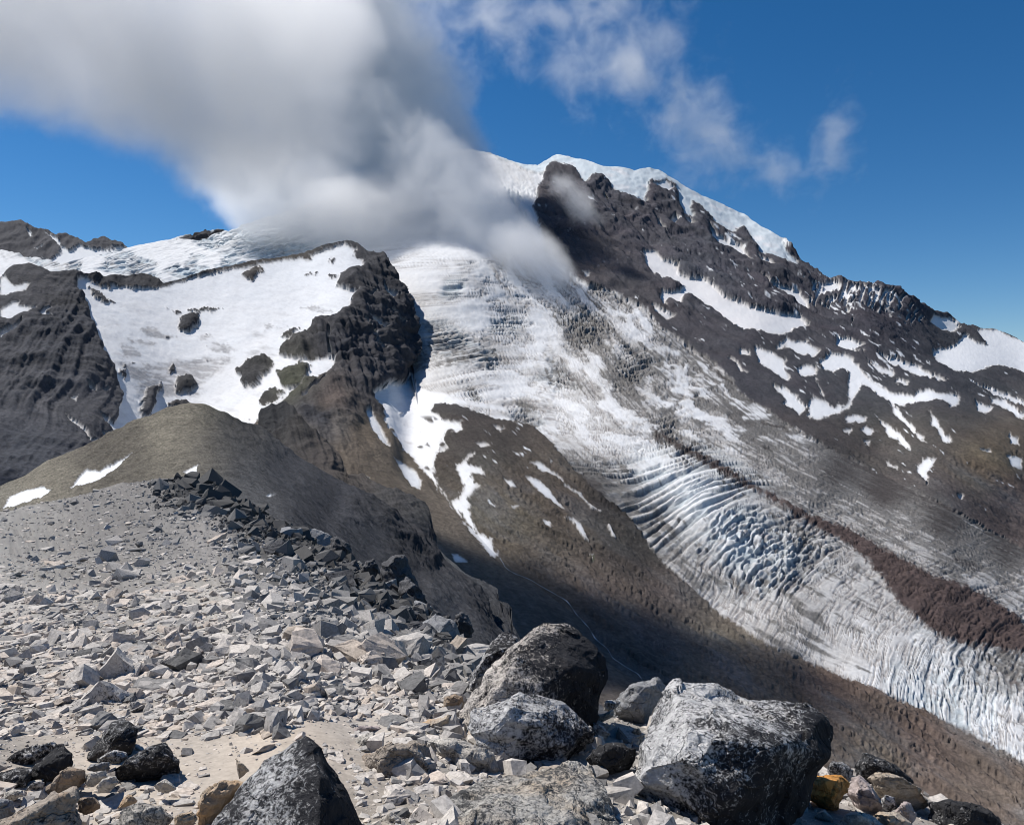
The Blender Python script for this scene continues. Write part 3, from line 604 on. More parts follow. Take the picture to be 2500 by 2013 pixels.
    for k, p in enumerate(prow_p):
        m = G.mask(p, 1.2, .7, .6); snow = np.maximum(snow, m); G.reg[m > .5] = rid; G.names[rid] = ('snow_patch', ('prow', k)); rid += 1
    cm = np.zeros_like(snow)
    for p in coul: cm = np.maximum(cm, G.mask(p, 1.5, 2.0, 1.5))
    wedge = G.mask([(955, 975), (1000, 925), (1040, 925), (1040, 1150), (1015, 1112), (935, 985)], 2, 1.5)
    cm = np.maximum(cm, wedge)
    hol = sstep(.22, .36, fbm(np.stack([G.U / 1.1 + .55 * G.V, G.V * 1.3 - .5 * G.U], -1), 34, 3, 77)) * sstep(1000, 1030, G.V)
    cm *= 1 - hol
    G.reg[cm > .5] = rid; G.names[rid] = ('snow_gully',); rid += 1
    allsn = np.maximum(np.maximum(gsn, snow), cm)
    gamp = idw([(60,700,.45),(150,800,.9),(200,900,.9),(100,950,.9),(100,1100,.5),(200,1000,.35),(250,950,.7),(450,800,.7),(600,900,.8),(860,620,.6),(900,680,1.1),(950,760,1.2),(830,850,1.4),(880,900,1.5),(980,880,1.4),(850,960,.9),(780,1010,.35),(785,1035,.9),(760,1025,.8),(855,975,1.0),(870,1000,.6),(945,950,1.2),(900,1050,.15),(950,1150,.12),(1050,1250,.10),(1100,1350,.10),(800,1150,.2),(1300,1500,.08),(400,680,.6),(700,620,.3),(1100,1500,.15),(600,1030,.4)], G.U, G.V)
    rk = crag(gp, 240, 241) * 62 + sstep(.5, 1.2, gamp) * 9 * fbm(np.stack([(gp[..., 0] + .4 * gp[..., 1]) / 26, gp[..., 2] / 150], -1), 1, 4, 243, .6, True)
    rw = 1 - .93 * allsn; rw = np.minimum(rw, .15 + .85 * blur(rw, 4))
    stg = np.abs(((gp[..., 2] + .25 * gp[..., 0] + 25 * fbm(gp, 260, 2, 267)) / 36.0) % 1 - .5) * 2
    rk = rk + 4 * (sstep(.25, .6, stg) - .5) * sstep(.4, .9, gamp)
    disp = rk * gamp * rw + allsn * (5 * fbm(gp, 160, 3, 257) + 1.6 * fbm(gp, 26, 3, 258, .6))
    disp = disp * near_line(G.U, G.V, bd[1:], 28)
    G.pos = G.pos + G.nrm * disp[..., None]
    rock = idw([(60,680,.095,.088,.085),(150,850,.065,.064,.068),(120,980,.10,.095,.095),(80,1120,.085,.085,.09),(250,980,.09,.085,.085),(300,690,.06,.057,.057),(450,800,.055,.052,.052),(620,930,.065,.06,.055),(720,940,.10,.095,.06),(880,620,.065,.062,.062),(950,760,.07,.066,.066),(830,860,.065,.062,.065),(900,900,.075,.07,.07),(820,985,.15,.11,.085),(870,960,.07,.065,.065),(945,945,.06,.056,.058),(855,975,.10,.08,.065),(785,1035,.055,.053,.055),(760,1022,.055,.053,.055),(740,1060,.15,.125,.10),(830,1050,.15,.125,.10),
      (900,1050,.15,.125,.10),(960,1130,.15,.128,.105),(1050,1250,.15,.13,.11),(1150,1380,.13,.115,.10),(1300,1500,.115,.105,.098),(1450,1650,.13,.115,.105),(700,1080,.13,.11,.095),(1000,1400,.13,.12,.11)], G.U, G.V, 3)
    v1 = fbm(gp, 140, 5, 261, .6); v2 = fbm(gp, 30, 3, 263, .6)
    streak = fbm(np.stack([(G.U - .62 * G.V) / 16, (G.V + .6 * G.U) / 160], -1), 1, 4, 265)
    rock = rock * (1 + .3 * v1 + .25 * v2 + .35 * streak * sstep(.45, .15, gamp))[..., None] * (np.array([1.06, 1.02, .97]) + (np.array([.80, .86, .98]) - np.array([1.06, 1.02, .97])) * np.maximum(sstep(.3, .7, gamp), sstep(420, 300, G.U))[..., None])
    bandg = fbm(np.stack([(gp[..., 2] + .25 * gp[..., 0] + 25 * fbm(gp, 260, 2, 267)) / 34, gp[..., 0] / 700], -1), 1, 3, 269)
    rock = rock * (1 + .45 * bandg * sstep(.4, .8, gamp))[..., None]
    dirt = G.mask(Z1((480,1010),(600,1020),(700,1010),(850,995),(990,995),(950,1030),(870,1080),(840,1150),(740,1150),(590,1150),(540,1060)), 10, 2, 2) * .9
    for p in [Z1((590,870),(640,862),(740,905),(700,915),(640,905)), Z1((885,945),(910,925),(960,930),(1000,960),(960,972),(900,968)), Z1((835,905),(870,885),(895,900),(860,918)), Z1((540,910),(600,915),(660,930),(600,945)), Z1((1270,780),(1330,770),(1400,790),(1400,800),(1330,795)), Z1((1110,850),(1160,860),(1210,855),(1120,875)), Z1((500,930),(560,940),(600,980),(520,990))]:
        dirt = np.maximum(dirt, G.mask(p, 4, 2, 1.5) * .8)
    sc1 = 1 - np.abs(noise3(np.stack([(G.U + .2 * G.V) / 60., (G.V - .1 * G.U + 14 * v1) / 9.], -1), 271)) * 2
    dirt = np.maximum(dirt, .6 * sstep(.12, .5, fbm(np.stack([G.U + .3 * G.V, (G.V - .2 * G.U) * 3.2], -1), 120, 4, 273, .6)) * sstep(680, 840, G.V))
    dsn = lerp(np.broadcast_to(SNOW, G.U.shape + (3,)), np.array([.36, .36, .37]), np.clip(dirt * (.45 + .55 * sstep(0, .6, sc1 + v2)) + .14 * sstep(.7, .95, sc1), 0, 1))
    dsn = lerp(dsn, np.array([.42, .40, .38]), np.clip((1 - blur(allsn, 3)) * 1.5 - .15, 0, .8))
    edge = sstep(560, 900, G.V) * .35 * np.clip(.4 + v1, 0, 1)
    dsn = lerp(dsn, PINKSNOW * .95, edge)
    col = np.clip(lerp(rock, dsn, allsn), .01, .9)
    objs_G.append((G, G.build(far_mat, nmG, col, back=8, fall=1.0, back_to=1012)))

# ---- jagged spur behind the near hill
top_T = [(560, 1075), (620, 1062), (643, 1035), (649, 1007), (667, 993), (696, 987), (719, 1004), (735, 1030), (754, 1048), (783, 1071), (812, 1094), (835, 1129), (846, 1158), (887, 1166), (930, 1192), (980, 1213), (1010, 1222), (1038, 1244), (1048, 1300), (1064, 1342),
  (1136, 1401), (1184, 1424), (1212, 1448), (1220, 1478), (1236, 1490), (1242, 1540), (1310, 1640), (1500, 1760)]
bot_T = [(560, 1180), (700, 1200), (900, 1380), (1100, 1560), (1300, 1800), (1500, 1950)]
ctl_T = [(560,1075,1000),(640,1035,1010),(667,993,1020),(719,1004,1010),(700,1080,930),(783,1071,960),(846,1158,900),(800,1180,820),(930,1192,850),(900,1280,720),(1038,1244,790),(1000,1290,720),(1000,1380,600),(1064,1342,720),(1136,1401,650),(1100,1480,530),(1236,1490,580),(1200,1560,480),
  (1310,1640,460),(1500,1760,400),(1300,1790,330),(1500,1940,300),(600,1180,800),(1100,1550,470)]
T = Layer(top_T, bot_T, ctl_T, 560, 1500, 190, lam=1e-3)
T.names[0] = ('rock_spur',)
tp = T.pos
tamp = idw([(600,1070,.3),(670,1010,1.5),(700,1020,1.4),(740,1060,1.2),(820,1120,1.1),(850,1170,1.0),(760,1120,.4),(900,1200,.9),(960,1230,1.2),(1030,1260,1.2),(1010,1310,1.0),(950,1290,.5),(900,1320,.12),(1100,1390,.25),(1180,1440,.9),(1230,1490,1.2),(1130,1450,.6),(1100,1520,.12),(1000,1420,.12),(1300,1640,.3)], T.U, T.V, 3.5)
T.pos = T.pos + T.nrm * (crag(tp, 55, 341) * 10 * tamp + fbm(tp, 8, 3, 357, .6) * .8)[..., None]
rock = idw([(670,1010,.05,.047,.046),(740,1060,.07,.06,.053),(790,1090,.12,.095,.078),(820,1120,.13,.10,.08),(850,1170,.10,.08,.065),(960,1230,.085,.075,.068),(1030,1260,.075,.068,.062),(1000,1310,.05,.048,.05),(900,1320,.10,.097,.098),(1180,1440,.065,.062,.063),(1230,1490,.06,.056,.055),(1100,1520,.11,.107,.11),(1100,1400,.11,.105,.10),(1300,1650,.115,.11,.11)], T.U, T.V, 3)
rock = rock * np.array([.88, .97, 1.08]) * (1 + .3 * fbm(tp, 30, 4, 361, .6) + .3 * fbm(tp, 5, 3, 363, .6))[..., None]
objs_T = T.build(mid_mat, 'rock_spur', np.clip(rock, .01, .9), back=8, fall=1.0, spread=.012)

# ---- near hill
top_E = [(-450, 1330), (-200, 1265), (0, 1187), (58, 1164), (116, 1129), (174, 1103), (243, 1071), (325, 1030), (371, 1013), (406, 996), (458, 984), (499, 987), (551, 1010), (586, 1036), (622, 1044), (660, 1066), (690, 1092), (740, 1126), (800, 1160), (860, 1192), (910, 1213), (960, 1248), (1000, 1295), (1040, 1345), (1070, 1368), (1130, 1418), (1180, 1470), (1205, 1530), (1250, 1640), (1300, 1800)]
bot_E = [(-450, 1560), (0, 1400), (450, 1330), (800, 1500), (1100, 1720), (1300, 1900)]
ctl_E = [(-400,1330,380),(-400,1500,200),(0,1190,430),(0,1300,260),(0,1400,170),(174,1103,460),(300,1120,410),(300,1250,250),(325,1030,500),(458,984,520),(499,987,530),(480,1080,420),(500,1150,310),(586,1036,560),(660,1062,600),(684,1106,540),(760,1140,570),
 (860,1192,580),(960,1250,590),(1040,1345,570),(1130,1420,530),(1205,1530,470),(1250,1640,400),(700,1170,440),(800,1260,420),(900,1350,390),(1000,1450,360),(1100,1570,320),(600,1200,280),(600,1120,410),(700,1300,210),(1000,1600,190),(1300,1880,300),(900,1500,220),(450,1300,200)]
E = Layer(top_E, bot_E, ctl_E, -1, 1300, 230, lam=1e-3)
E.names[0] = ('hill',)
ep = E.pos
eamp = idw([(200,1100,.10),(400,1050,.08),(480,1000,.1),(230,1110,.35),(310,1090,.4),(270,1100,.4),(550,1080,.22),(520,1130,.25),(620,1050,.5),(690,1090,.4),(700,1130,.12),(800,1220,.10),(900,1320,.12),(950,1260,.9),(1000,1310,1.2),(1040,1360,1.1),(900,1235,.6),(1080,1400,.5),(1170,1480,.9),(1200,1540,.6),(1100,1520,.12),(0,1200,.1),(600,1200,.08),(1000,1420,.15)], E.U, E.V, 3.5)
snow = np.zeros(E.U.shape)
for k, (p, nm) in enumerate([(Z1((300,1540),(340,1490),(360,1465),(420,1470),(480,1440),(560,1398),(540,1420),(470,1470),(420,1510),(350,1525)), 'hill'), (Z3((15,415),(40,370),(90,345),(140,335),(190,325),(217,345),(170,370),(80,400)), 'hill'), (Z3((765,272),(800,245),(832,230),(822,258),(825,290),(805,306),(790,282)), 'hill'), (Z3((1110,360),(1130,354),(1146,360),(1120,367)), 'hill')]):
    m = E.mask(p, 1.3, .8, .5); snow = np.maximum(snow, m); E.reg[m > .5] = 1 + k; E.names[1 + k] = ('snow_patch', (nm, k))
scree = fbm(ep, 9, 4, 357, .62) * .8
E.pos = E.pos + E.nrm * ((crag(ep, 50, 345) * 11 * eamp + scree) * (1 - .9 * snow))[..., None]
rock = idw([(100,1150,.19,.175,.15),(400,1050,.18,.165,.14),(300,1085,.11,.10,.088),(250,1110,.11,.10,.088),(480,1000,.18,.165,.14),(550,1080,.10,.095,.09),(600,1060,.08,.075,.07),(700,1150,.085,.083,.087),(800,1230,.075,.073,.078),(900,1320,.07,.07,.075),(960,1260,.06,.057,.058),(1010,1320,.05,.048,.05),(1180,1490,.055,.053,.055),(1100,1520,.11,.107,.11),(600,1200,.13,.125,.12),(0,1250,.18,.17,.15),(1300,1650,.12,.115,.11)], E.U, E.V, 3)  # right flank painted dark: cloud and self shade put into the rock colour
v1 = fbm(ep, 40, 5, 361, .6); v2 = fbm(ep, 5, 3, 363, .6)
streak = fbm(np.stack([(E.U - .62 * E.V) / 14, (E.V + .6 * E.U) / 120], -1), 1, 4, 365)
ero = fbm(np.stack([(E.U * .3 + (E.V - 1000)) / 60 * .25 + E.U / 40, E.V / 200], -1), 1, 4, 367, .6)
rock = rock * (np.array([.82, .86, .92]) + np.array([.33, .27, .12]) * sstep(600, 500, E.U)[..., None]) * (1 + .25 * v1 + .5 * v2 + .3 * streak * (E.U > 560) + .2 * ero * (E.U <= 560) + .4 * noise3(np.stack([E.U / 4.2, E.V / 3.2], -1), 369))[..., None]
clump = sstep(.25, .5, fbm(ep, 25, 4, 371, .6)); rock = lerp(rock, rock * .62, clump * .5)
col = np.clip(lerp(rock, np.broadcast_to(SNOW, rock.shape), snow), .01, .9)
objs_E = E.build(mid_mat, 'hill', col, back=8, fall=1.0, spread=.02)

# ---- stream
def ribbon(name, pts, wpx, mat, lift=0.0):
    pts = np.array(pts, float)
    tt = np.linspace(0, len(pts) - 1, len(pts) * 14)
    u = np.interp(tt, range(len(pts)), pts[:, 0]) + 6.0 * fbm(np.stack([tt, tt * 0 + 3], -1), 2.2, 3, 5)
    v = np.interp(tt, range(len(pts)), pts[:, 1]) + 4.0 * fbm(np.stack([tt, tt * 0 + 9], -1), 2.2, 3, 6)
    d = np.minimum(np.exp(B.tps(u, v)), np.exp(G.tps(u, v))) * .992
    wv = wpx * np.clip(0.45 + 1.1 * noise3(np.stack([tt * 1.7, tt * 0], -1), 8), .12, 1.3)
    a = P(u - wv * .5, v + wv * .35, d); b = P(u + wv * .5, v - wv * .35, d)
    V = np.stack([a, b], 1).reshape(-1, 3); n = len(tt)
    q = np.array([(2 * i, 2 * i + 1, 2 * i + 3, 2 * i + 2) for i in range(n - 1)])
    return mesh_np(name, V, q, mat)
wm, t, o = new_mat('stream_water')
b = N(t, 'ShaderNodeBsdfPrincipled', in_Roughness=.25); b.inputs['Base Color'].default_value = (.42, .47, .5, 1)
nz = N(t, 'ShaderNodeTexNoise', in_Scale=.25, in_Detail=3.0); g = N(t, 'ShaderNodeNewGeometry'); t.links.new(g.outputs['Position'], nz.inputs['Vector'])
t.links.new(ramp(t, nz.outputs[0], [(.35, (.25, .29, .32)), (.65, (.30, .33, .36))]), b.inputs['Base Color']); t.links.new(b.outputs[0], o.inputs[0])
stream = ribbon('stream', Z4((318, 520), (335, 550), (370, 575), (430, 600), (500, 640), (550, 670), (590, 720), (625, 760), (650, 800), (690, 835), (710, 870), (760, 900), (800, 925), (825, 960)) + [(1600, 1690), (1650, 1740)], 1.9, wm)
# ------------------------------------------------------------------ clouds: real volumes of droplets
def cloud(name, blobs, dens, nscale, noise_amt, lo, hi, aniso=0.35, seed=0.0, detail=2.5, rate=0.8, col=(1, 1, 1), pad=1.15):
    """blobs: list of (centre, radii, yaw, roll); density = ellipsoid field eaten away by noise"""
    bm = bmesh.new()
    for c, r, yaw, roll in blobs:
        M = Matrix.Translation(c) @ Matrix.Rotation(yaw, 4, 'Z') @ Matrix.Rotation(roll, 4, 'Y') @ Matrix.Diagonal((*[k * pad for k in r], 1))
        bmesh.ops.create_icosphere(bm, subdivisions=2, radius=1.0, matrix=M)
    res = bmesh.ops.convex_hull(bm, input=bm.verts[:])
    bmesh.ops.delete(bm, geom=[e for e in res['geom_interior'] if isinstance(e, bmesh.types.BMVert)], context='VERTS')
    bmesh.ops.delete(bm, geom=[f for f in bm.faces if f not in set(e for e in res['geom'] if isinstance(e, bmesh.types.BMFace))], context='FACES_ONLY')
    me = bpy.data.meshes.new(name); bm.to_mesh(me); bm.free()
    m, t, o = new_mat(name + '_vapour')
    geo = N(t, 'ShaderNodeTexCoord')
    pos = geo.outputs['Object']
    nz = N(t, 'ShaderNodeTexNoise', in_Scale=1.0 / nscale, in_Detail=detail, in_Roughness=0.65, in_Distortion=0.3)
    ofs = N(t, 'ShaderNodeVectorMath', operation='ADD'); ofs.inputs[1].default_value = (seed, seed * 1.7, seed * .6)
    t.links.new(pos, ofs.inputs[0]); t.links.new(ofs.outputs[0], nz.inputs['Vector'])
    field = None
    for c, r, yaw, roll in blobs:
        mp = N(t, 'ShaderNodeMapping', vector_type='TEXTURE')
        mp.inputs['Location'].default_value = c; mp.inputs['Scale'].default_value = r
        mp.inputs['Rotation'].default_value = (0, roll, yaw)
        t.links.new(pos, mp.inputs['Vector'])
        ln = N(t, 'ShaderNodeVectorMath', operation='LENGTH'); t.links.new(mp.outputs[0], ln.inputs[0])
        f = N(t, 'ShaderNodeMath', operation='SUBTRACT', in_0=1.0); t.links.new(ln.outputs['Value'], f.inputs[1])
        if field is None: field = f.outputs[0]
        else:
            mxn = N(t, 'ShaderNodeMath', operation='SMOOTH_MAX', in_2=0.4); t.links.new(field, mxn.inputs[0]); t.links.new(f.outputs[0], mxn.inputs[1]); field = mxn.outputs[0]
    a = N(t, 'ShaderNodeMath', operation='SUBTRACT', in_1=0.5); t.links.new(nz.outputs[0], a.inputs[0])
    a2 = N(t, 'ShaderNodeMath', operation='MULTIPLY_ADD', in_1=noise_amt); t.links.new(a.outputs[0], a2.inputs[0]); t.links.new(field, a2.inputs[2])
    mr = N(t, 'ShaderNodeMapRange', interpolation_type='SMOOTHSTEP', in_1=lo, in_2=hi, in_3=0.0, in_4=dens); t.links.new(a2.outputs[0], mr.inputs[0])
    pv = N(t, 'ShaderNodeVolumePrincipled'); pv.inputs['Color'].default_value = (*col, 1); pv.inputs['Anisotropy'].default_value = aniso
    t.links.new(mr.outputs[0], pv.inputs['Density']); t.links.new(pv.outputs[0], o.inputs['Volume'])
    m.cycles.volume_step_rate = rate; m.cycles.homogeneous_volume = False
    me.materials.append(m)
    ob = bpy.data.objects.new(name, me); C.objects.link(ob)
    return ob

def bl(u, v, d, ru, rv, rd, roll=0.0, yaw=0.0):
    return (tuple(P(u, v, d)), (ru / F * d, rd, rv / F * d), yaw, roll)

big = cloud('cloud', [bl(130, 10, 1950, 660, 320, 340, .12), bl(520, 230, 1950, 420, 240, 310, .42), bl(690, 70, 1950, 260, 230, 280, .2), bl(-300, -60, 1950, 500, 300, 330, 0)], 0.0055, 240, 1.15, 0.0, 0.4, detail=5.0, rate=.45)
tag(big, 'large soft pale grey cloud filling the upper left sky', 'cloud')
chain = [bl(720, 20, 6600, 330, 330, 800, .5), bl(800, 150, 6400, 320, 280, 750, .7), bl(900, 280, 6100, 300, 240, 700, .75), bl(1000, 390, 5800, 280, 190, 600, .75), bl(1090, 490, 5400, 250, 150, 480, .72), bl(1180, 565, 5100, 220, 120, 400, .7),
         bl(1280, 630, 4800, 170, 80, 320, .6), bl(720, 480, 5600, 330, 150, 450, .3), bl(900, 540, 5300, 330, 110, 420, .15)]
bank = cloud('cloud', chain, 0.0036, 480, 1.4, 0.0, 0.45, detail=6.0, seed=51., rate=.5)
tag(bank, 'grey cloud bank wrapped around the upper snow slopes of the mountain', 'cloud')
wisp = cloud('cloud', [bl(1480, 110, 9500, 420, 240, 800, .6), bl(1180, 40, 9500, 320, 190, 700, .1), bl(1700, 300, 9500, 300, 170, 700, .8), bl(2030, 360, 9500, 110, 200, 500, .2), bl(1900, 420, 9500, 170, 90, 500, 0)],
             0.0014, 460, 2.9, 0.36, 1.3, seed=37., detail=7, rate=.4)
tag(wisp, 'thin torn white cloud drifting in the blue sky above the summit', 'cloud')
puff = cloud('cloud', [bl(1415, 500, 5300, 90, 50, 150, 1.0), bl(1370, 450, 5300, 50, 40, 120, .5)], 0.006, 160, 1.6, 0.1, 1.0, seed=11., detail=4, rate=.8)
tag(puff, 'small wisp of mist in front of the dark rock wall', 'cloud')
# ------------------------------------------------------------------ foreground slope
def ZA(*p): return Z(p, 3.08, 1100, 1480)
def ZB(*p): return Z(p, 3.08, 1450, 1600)
def ZC(*p): return Z(p, 3.08, 0, 1600)
def ZD(*p): return Z(p, 2.8747, 450, 1550)
def ZE(*p): return Z(p, 3.317, 1850, 1780)
def ZF(*p): return Z(p, 3.08, 600, 1200)
def ZG(*p): return Z(p, 3.08, 0, 1250)

top_F = [(-450, 1345), (-200, 1300), (0, 1248), (150, 1218), (300, 1180), (450, 1167), (520, 1185), (600, 1232), (650, 1258), (700, 1300), (760, 1335), (800, 1340), (850, 1385), (900, 1405), (960, 1440), (1010, 1475), (1050, 1510), (1100, 1550), (1150, 1610), (1180, 1655), (1250, 1700), (1350, 1725), (1450, 1745), (1560, 1760),
   (1700, 1830), (1850, 1870), (2000, 1885), (2100, 1880), (2250, 1945), (2400, 2000), (2500, 2045), (2950, 2220)]
bot_F = [(-450, 2750), (2950, 2750)]
ctl_F = [(-400,1345,85),(0,1248,98),(150,1218,98),(300,1180,98),(450,1167,92),(600,1232,62),(700,1300,44),(850,1385,31),(960,1440,24),(1050,1510,17),(1150,1610,10.5),(1180,1655,8.6),(1250,1700,7.2),(1450,1745,6.3),(1700,1830,6.0),(2000,1885,6.2),(2250,1945,6.0),(2500,2045,5.6),(2900,2200,4.6),
  (0,1300,38),(0,1400,15),(0,1500,9.6),(0,1600,6.9),(0,1800,4.35),(0,2013,3.1),(500,1230,55),(500,1300,31),(500,1400,15.5),(500,1500,9.6),(500,1600,6.8),(500,1800,4.4),(500,2013,3.15),(700,1400,17),(900,1500,13),(900,1600,7.6),(900,1800,4.5),(1100,1660,7),(1250,1850,4.6),(1250,2013,3.3),(1700,2013,3.8),(2000,2013,4.6),(2300,2050,4.9),
  (-400,1500,11),(-400,2013,3.2),(-400,2700,1.75),(1250,2700,1.8),(2900,2700,2.2),(2500,2300,3.4)]
Fg = Layer(top_F, bot_F, ctl_F, -1, 2501, 230, lam=1e-4, power=1.0, step=5.0)
Fg.names[0] = ('ground',)
fp_ = Fg.pos
talus = idw([(100,1300,0),(300,1250,.1),(450,1200,.8),(600,1290,.9),(400,1250,.5),(500,1330,.25),(700,1350,1),(650,1400,.4),(850,1450,1),(800,1500,.8),(700,1500,.35),(1000,1520,1),(950,1580,.8),(1100,1600,1),(800,1600,.3),(1000,1650,.25),(500,1450,0),(300,1500,0),(900,1750,0),(400,1800,0),(1300,1800,.2),(2100,1950,.3),(100,1700,0)], Fg.U, Fg.V, 3)
def relief(p, d, ta):
    r = fbm(p, 6.0, 4, 401, .55) * .12 * np.clip(d / 12, .4, 3) + fbm(p, .6, 4, 403, .6) * .025 * np.clip(d / 6, 1, 8)
    return r + ta * fbm(p, 5.0, 3, 405, .6, True) * .35 * np.clip(d / 25, .15, 1.2)
rel = relief(fp_, Fg.D, talus)
Fg.pos = fp_ + np.stack([0 * rel, 0 * rel, rel], -1)
gcol = idw([(0,1300,.27,.26,.245),(300,1200,.20,.19,.18),(500,1300,.28,.265,.25),(0,1500,.38,.36,.33),(500,1500,.42,.395,.355),(700,1850,.47,.405,.335),(300,1900,.46,.405,.345),(900,1700,.49,.44,.385),(600,1230,.07,.07,.07),(500,1190,.08,.08,.08),(720,1330,.07,.07,.07),(860,1410,.08,.08,.08),(800,1440,.12,.12,.12),(1000,1500,.10,.10,.10),(1000,1560,.2,.195,.19),(1300,1850,.40,.37,.33),(2100,1950,.36,.33,.30)], Fg.U, Fg.V, 3)
gcol = gcol * (1 + .25 * fbm(fp_, 1.6, 4, 407, .6) + .22 * fbm(fp_, .12, 3, 409, .6))[..., None]
ground_mat = terrain_mat('gravel_ground', 28.0, 0.012, speck=.45)
objs_F = Fg.build(ground_mat, 'ground', np.clip(gcol, .02, .8), back=8, fall=1.6, spread=.05)
objs_F[0]['kind'] = 'structure'

def ground_at(u, v, ta):
    p = P(u, v, np.exp(Fg.tps(np.asarray(u, float), np.asarray(v, float))))
    p[:, 2] += relief(p, p[:, 1], ta)
    return p

# ------------------------------------------------------------------ rock materials
def rock_mat(name, c1, c2, lichen=.5, lcol=(.022, .022, .025), yellow=0.0, stain=None, sc_=1.0, palette=None, bump=.045, shade_grad=None, cracks=1.0):
    m, t, o = new_mat(name)
    b = N(t, 'ShaderNodeBsdfPrincipled', in_Roughness=.9); b.inputs['Specular IOR Level'].default_value = .2
    g = N(t, 'ShaderNodeNewGeometry'); pos = g.outputs['Position']
    def nz(scale, det=5.0, rough=.65, dist=0.0, vec=None):
        n = N(t, 'ShaderNodeTexNoise', in_Scale=scale * sc_, in_Detail=det, in_Roughness=rough, in_Distortion=dist)
        t.links.new(vec or pos, n.inputs['Vector']); return n.outputs[0]
    base = mix(t, ramp(t, nz(2.2, 4.), [(.35, (0, 0, 0)), (.65, (1, 1, 1))]), c1, c2)
    if palette:
        if palette == 'object':
            r = N(t, 'ShaderNodeObjectInfo').outputs['Random']
        else:
            r = N(t, 'ShaderNodeAttribute', attribute_name='rnd').outputs['Fac']
        base = mix(t, .85, base, ramp(t, r, [(0, (.035, .035, .036)), (.12, (.14, .138, .136)), (.30, (.35, .33, .31)), (.60, (.61, .565, .515)), (.84, (.62, .53, .45)), (1, (.40, .33, .26))]))
    # mineral grain
    gr = ramp(t, nz(45, 3., .7), [(.3, (.62, .62, .62)), (.7, (1.12, 1.12, 1.12))])
    base = mix(t, 1.0, base, gr, 'MULTIPLY')
    if stain:
        base = mix(t, ramp(t, nz(3.1, 4., .6), [(.48, (0, 0, 0)), (.66, (1, 1, 1))]), base, stain)
    if yellow:
        base = mix(t, ramp(t, nz(9, 4., .6), [(1 - yellow * .42, (0, 0, 0)), (1.03 - yellow * .42, (1, 1, 1))]), base, (.46, .50, .20))
    if lichen:
        patch = N(t, 'ShaderNodeMath', operation='MULTIPLY_ADD', in_1=.24); t.links.new(nz(1.7, 3., .5), patch.inputs[0]); blot = N(t, 'ShaderNodeMath', operation='MULTIPLY_ADD', in_1=.50); t.links.new(nz(48, 5., .8, .8), blot.inputs[0])
        k2 = N(t, 'ShaderNodeMath', operation='MULTIPLY', in_1=.26); t.links.new(nz(11, 5., .75, .3), k2.inputs[0]); t.links.new(k2.outputs[0], patch.inputs[2]); t.links.new(patch.outputs[0], blot.inputs[2])
        if shade_grad:  # thicker black lichen towards one side, which also paints in that side's shade
            dt = N(t, 'ShaderNodeVectorMath', operation='DOT_PRODUCT'); dt.inputs[1].default_value = shade_grad[:3]; t.links.new(N(t, 'ShaderNodeTexCoord').outputs['Generated'], dt.inputs[0])
            gm = N(t, 'ShaderNodeMapRange', in_1=shade_grad[3] - .3, in_2=shade_grad[3] + .3, in_3=-.045, in_4=.10); t.links.new(dt.outputs['Value'], gm.inputs[0])
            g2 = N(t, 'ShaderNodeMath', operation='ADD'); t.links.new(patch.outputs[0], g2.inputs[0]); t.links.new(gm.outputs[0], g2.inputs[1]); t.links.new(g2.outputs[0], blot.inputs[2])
        thr = .50 + (.5 - lichen) * .28
        base = mix(t, ramp(t, blot.outputs[0], [(thr - .03, (0, 0, 0)), (thr + .03, (1, 1, 1))]), base, lcol)
    t.links.new(base, b.inputs['Base Color'])
    hh = N(t, 'ShaderNodeMath', operation='MULTIPLY_ADD', in_1=.35); t.links.new(nz(38, 5., .7), hh.inputs[0]); t.links.new(nz(7, 6., .6, .4), hh.inputs[2])
    vo = N(t, 'ShaderNodeTexVoronoi', feature='DISTANCE_TO_EDGE', in_Scale=1.9 * sc_)
    wn = N(t, 'ShaderNodeTexNoise', in_Scale=5.0 * sc_, in_Detail=4.0); t.links.new(pos, wn.inputs['Vector'])
    wa = N(t, 'ShaderNodeVectorMath', operation='MULTIPLY_ADD'); wa.inputs[1].default_value = (.7 / sc_,) * 3; t.links.new(wn.outputs['Color'], wa.inputs[0]); t.links.new(pos, wa.inputs[2]); t.links.new(wa.outputs[0], vo.inputs['Vector'])
    cr = N(t, 'ShaderNodeMapRange', in_1=0.0, in_2=.022, in_3=-.28 * cracks, in_4=0.0); t.links.new(vo.outputs['Distance'], cr.inputs[0])
    h2 = N(t, 'ShaderNodeMath', operation='ADD'); t.links.new(hh.outputs[0], h2.inputs[0]); t.links.new(cr.outputs[0], h2.inputs[1])
    bp = N(t, 'ShaderNodeBump', in_Strength=1.0, in_Distance=bump); t.links.new(h2.outputs[0], bp.inputs['Height']); t.links.new(bp.outputs[0], b.inputs['Normal'])
    t.links.new(b.outputs[0], o.inputs[0]); return m

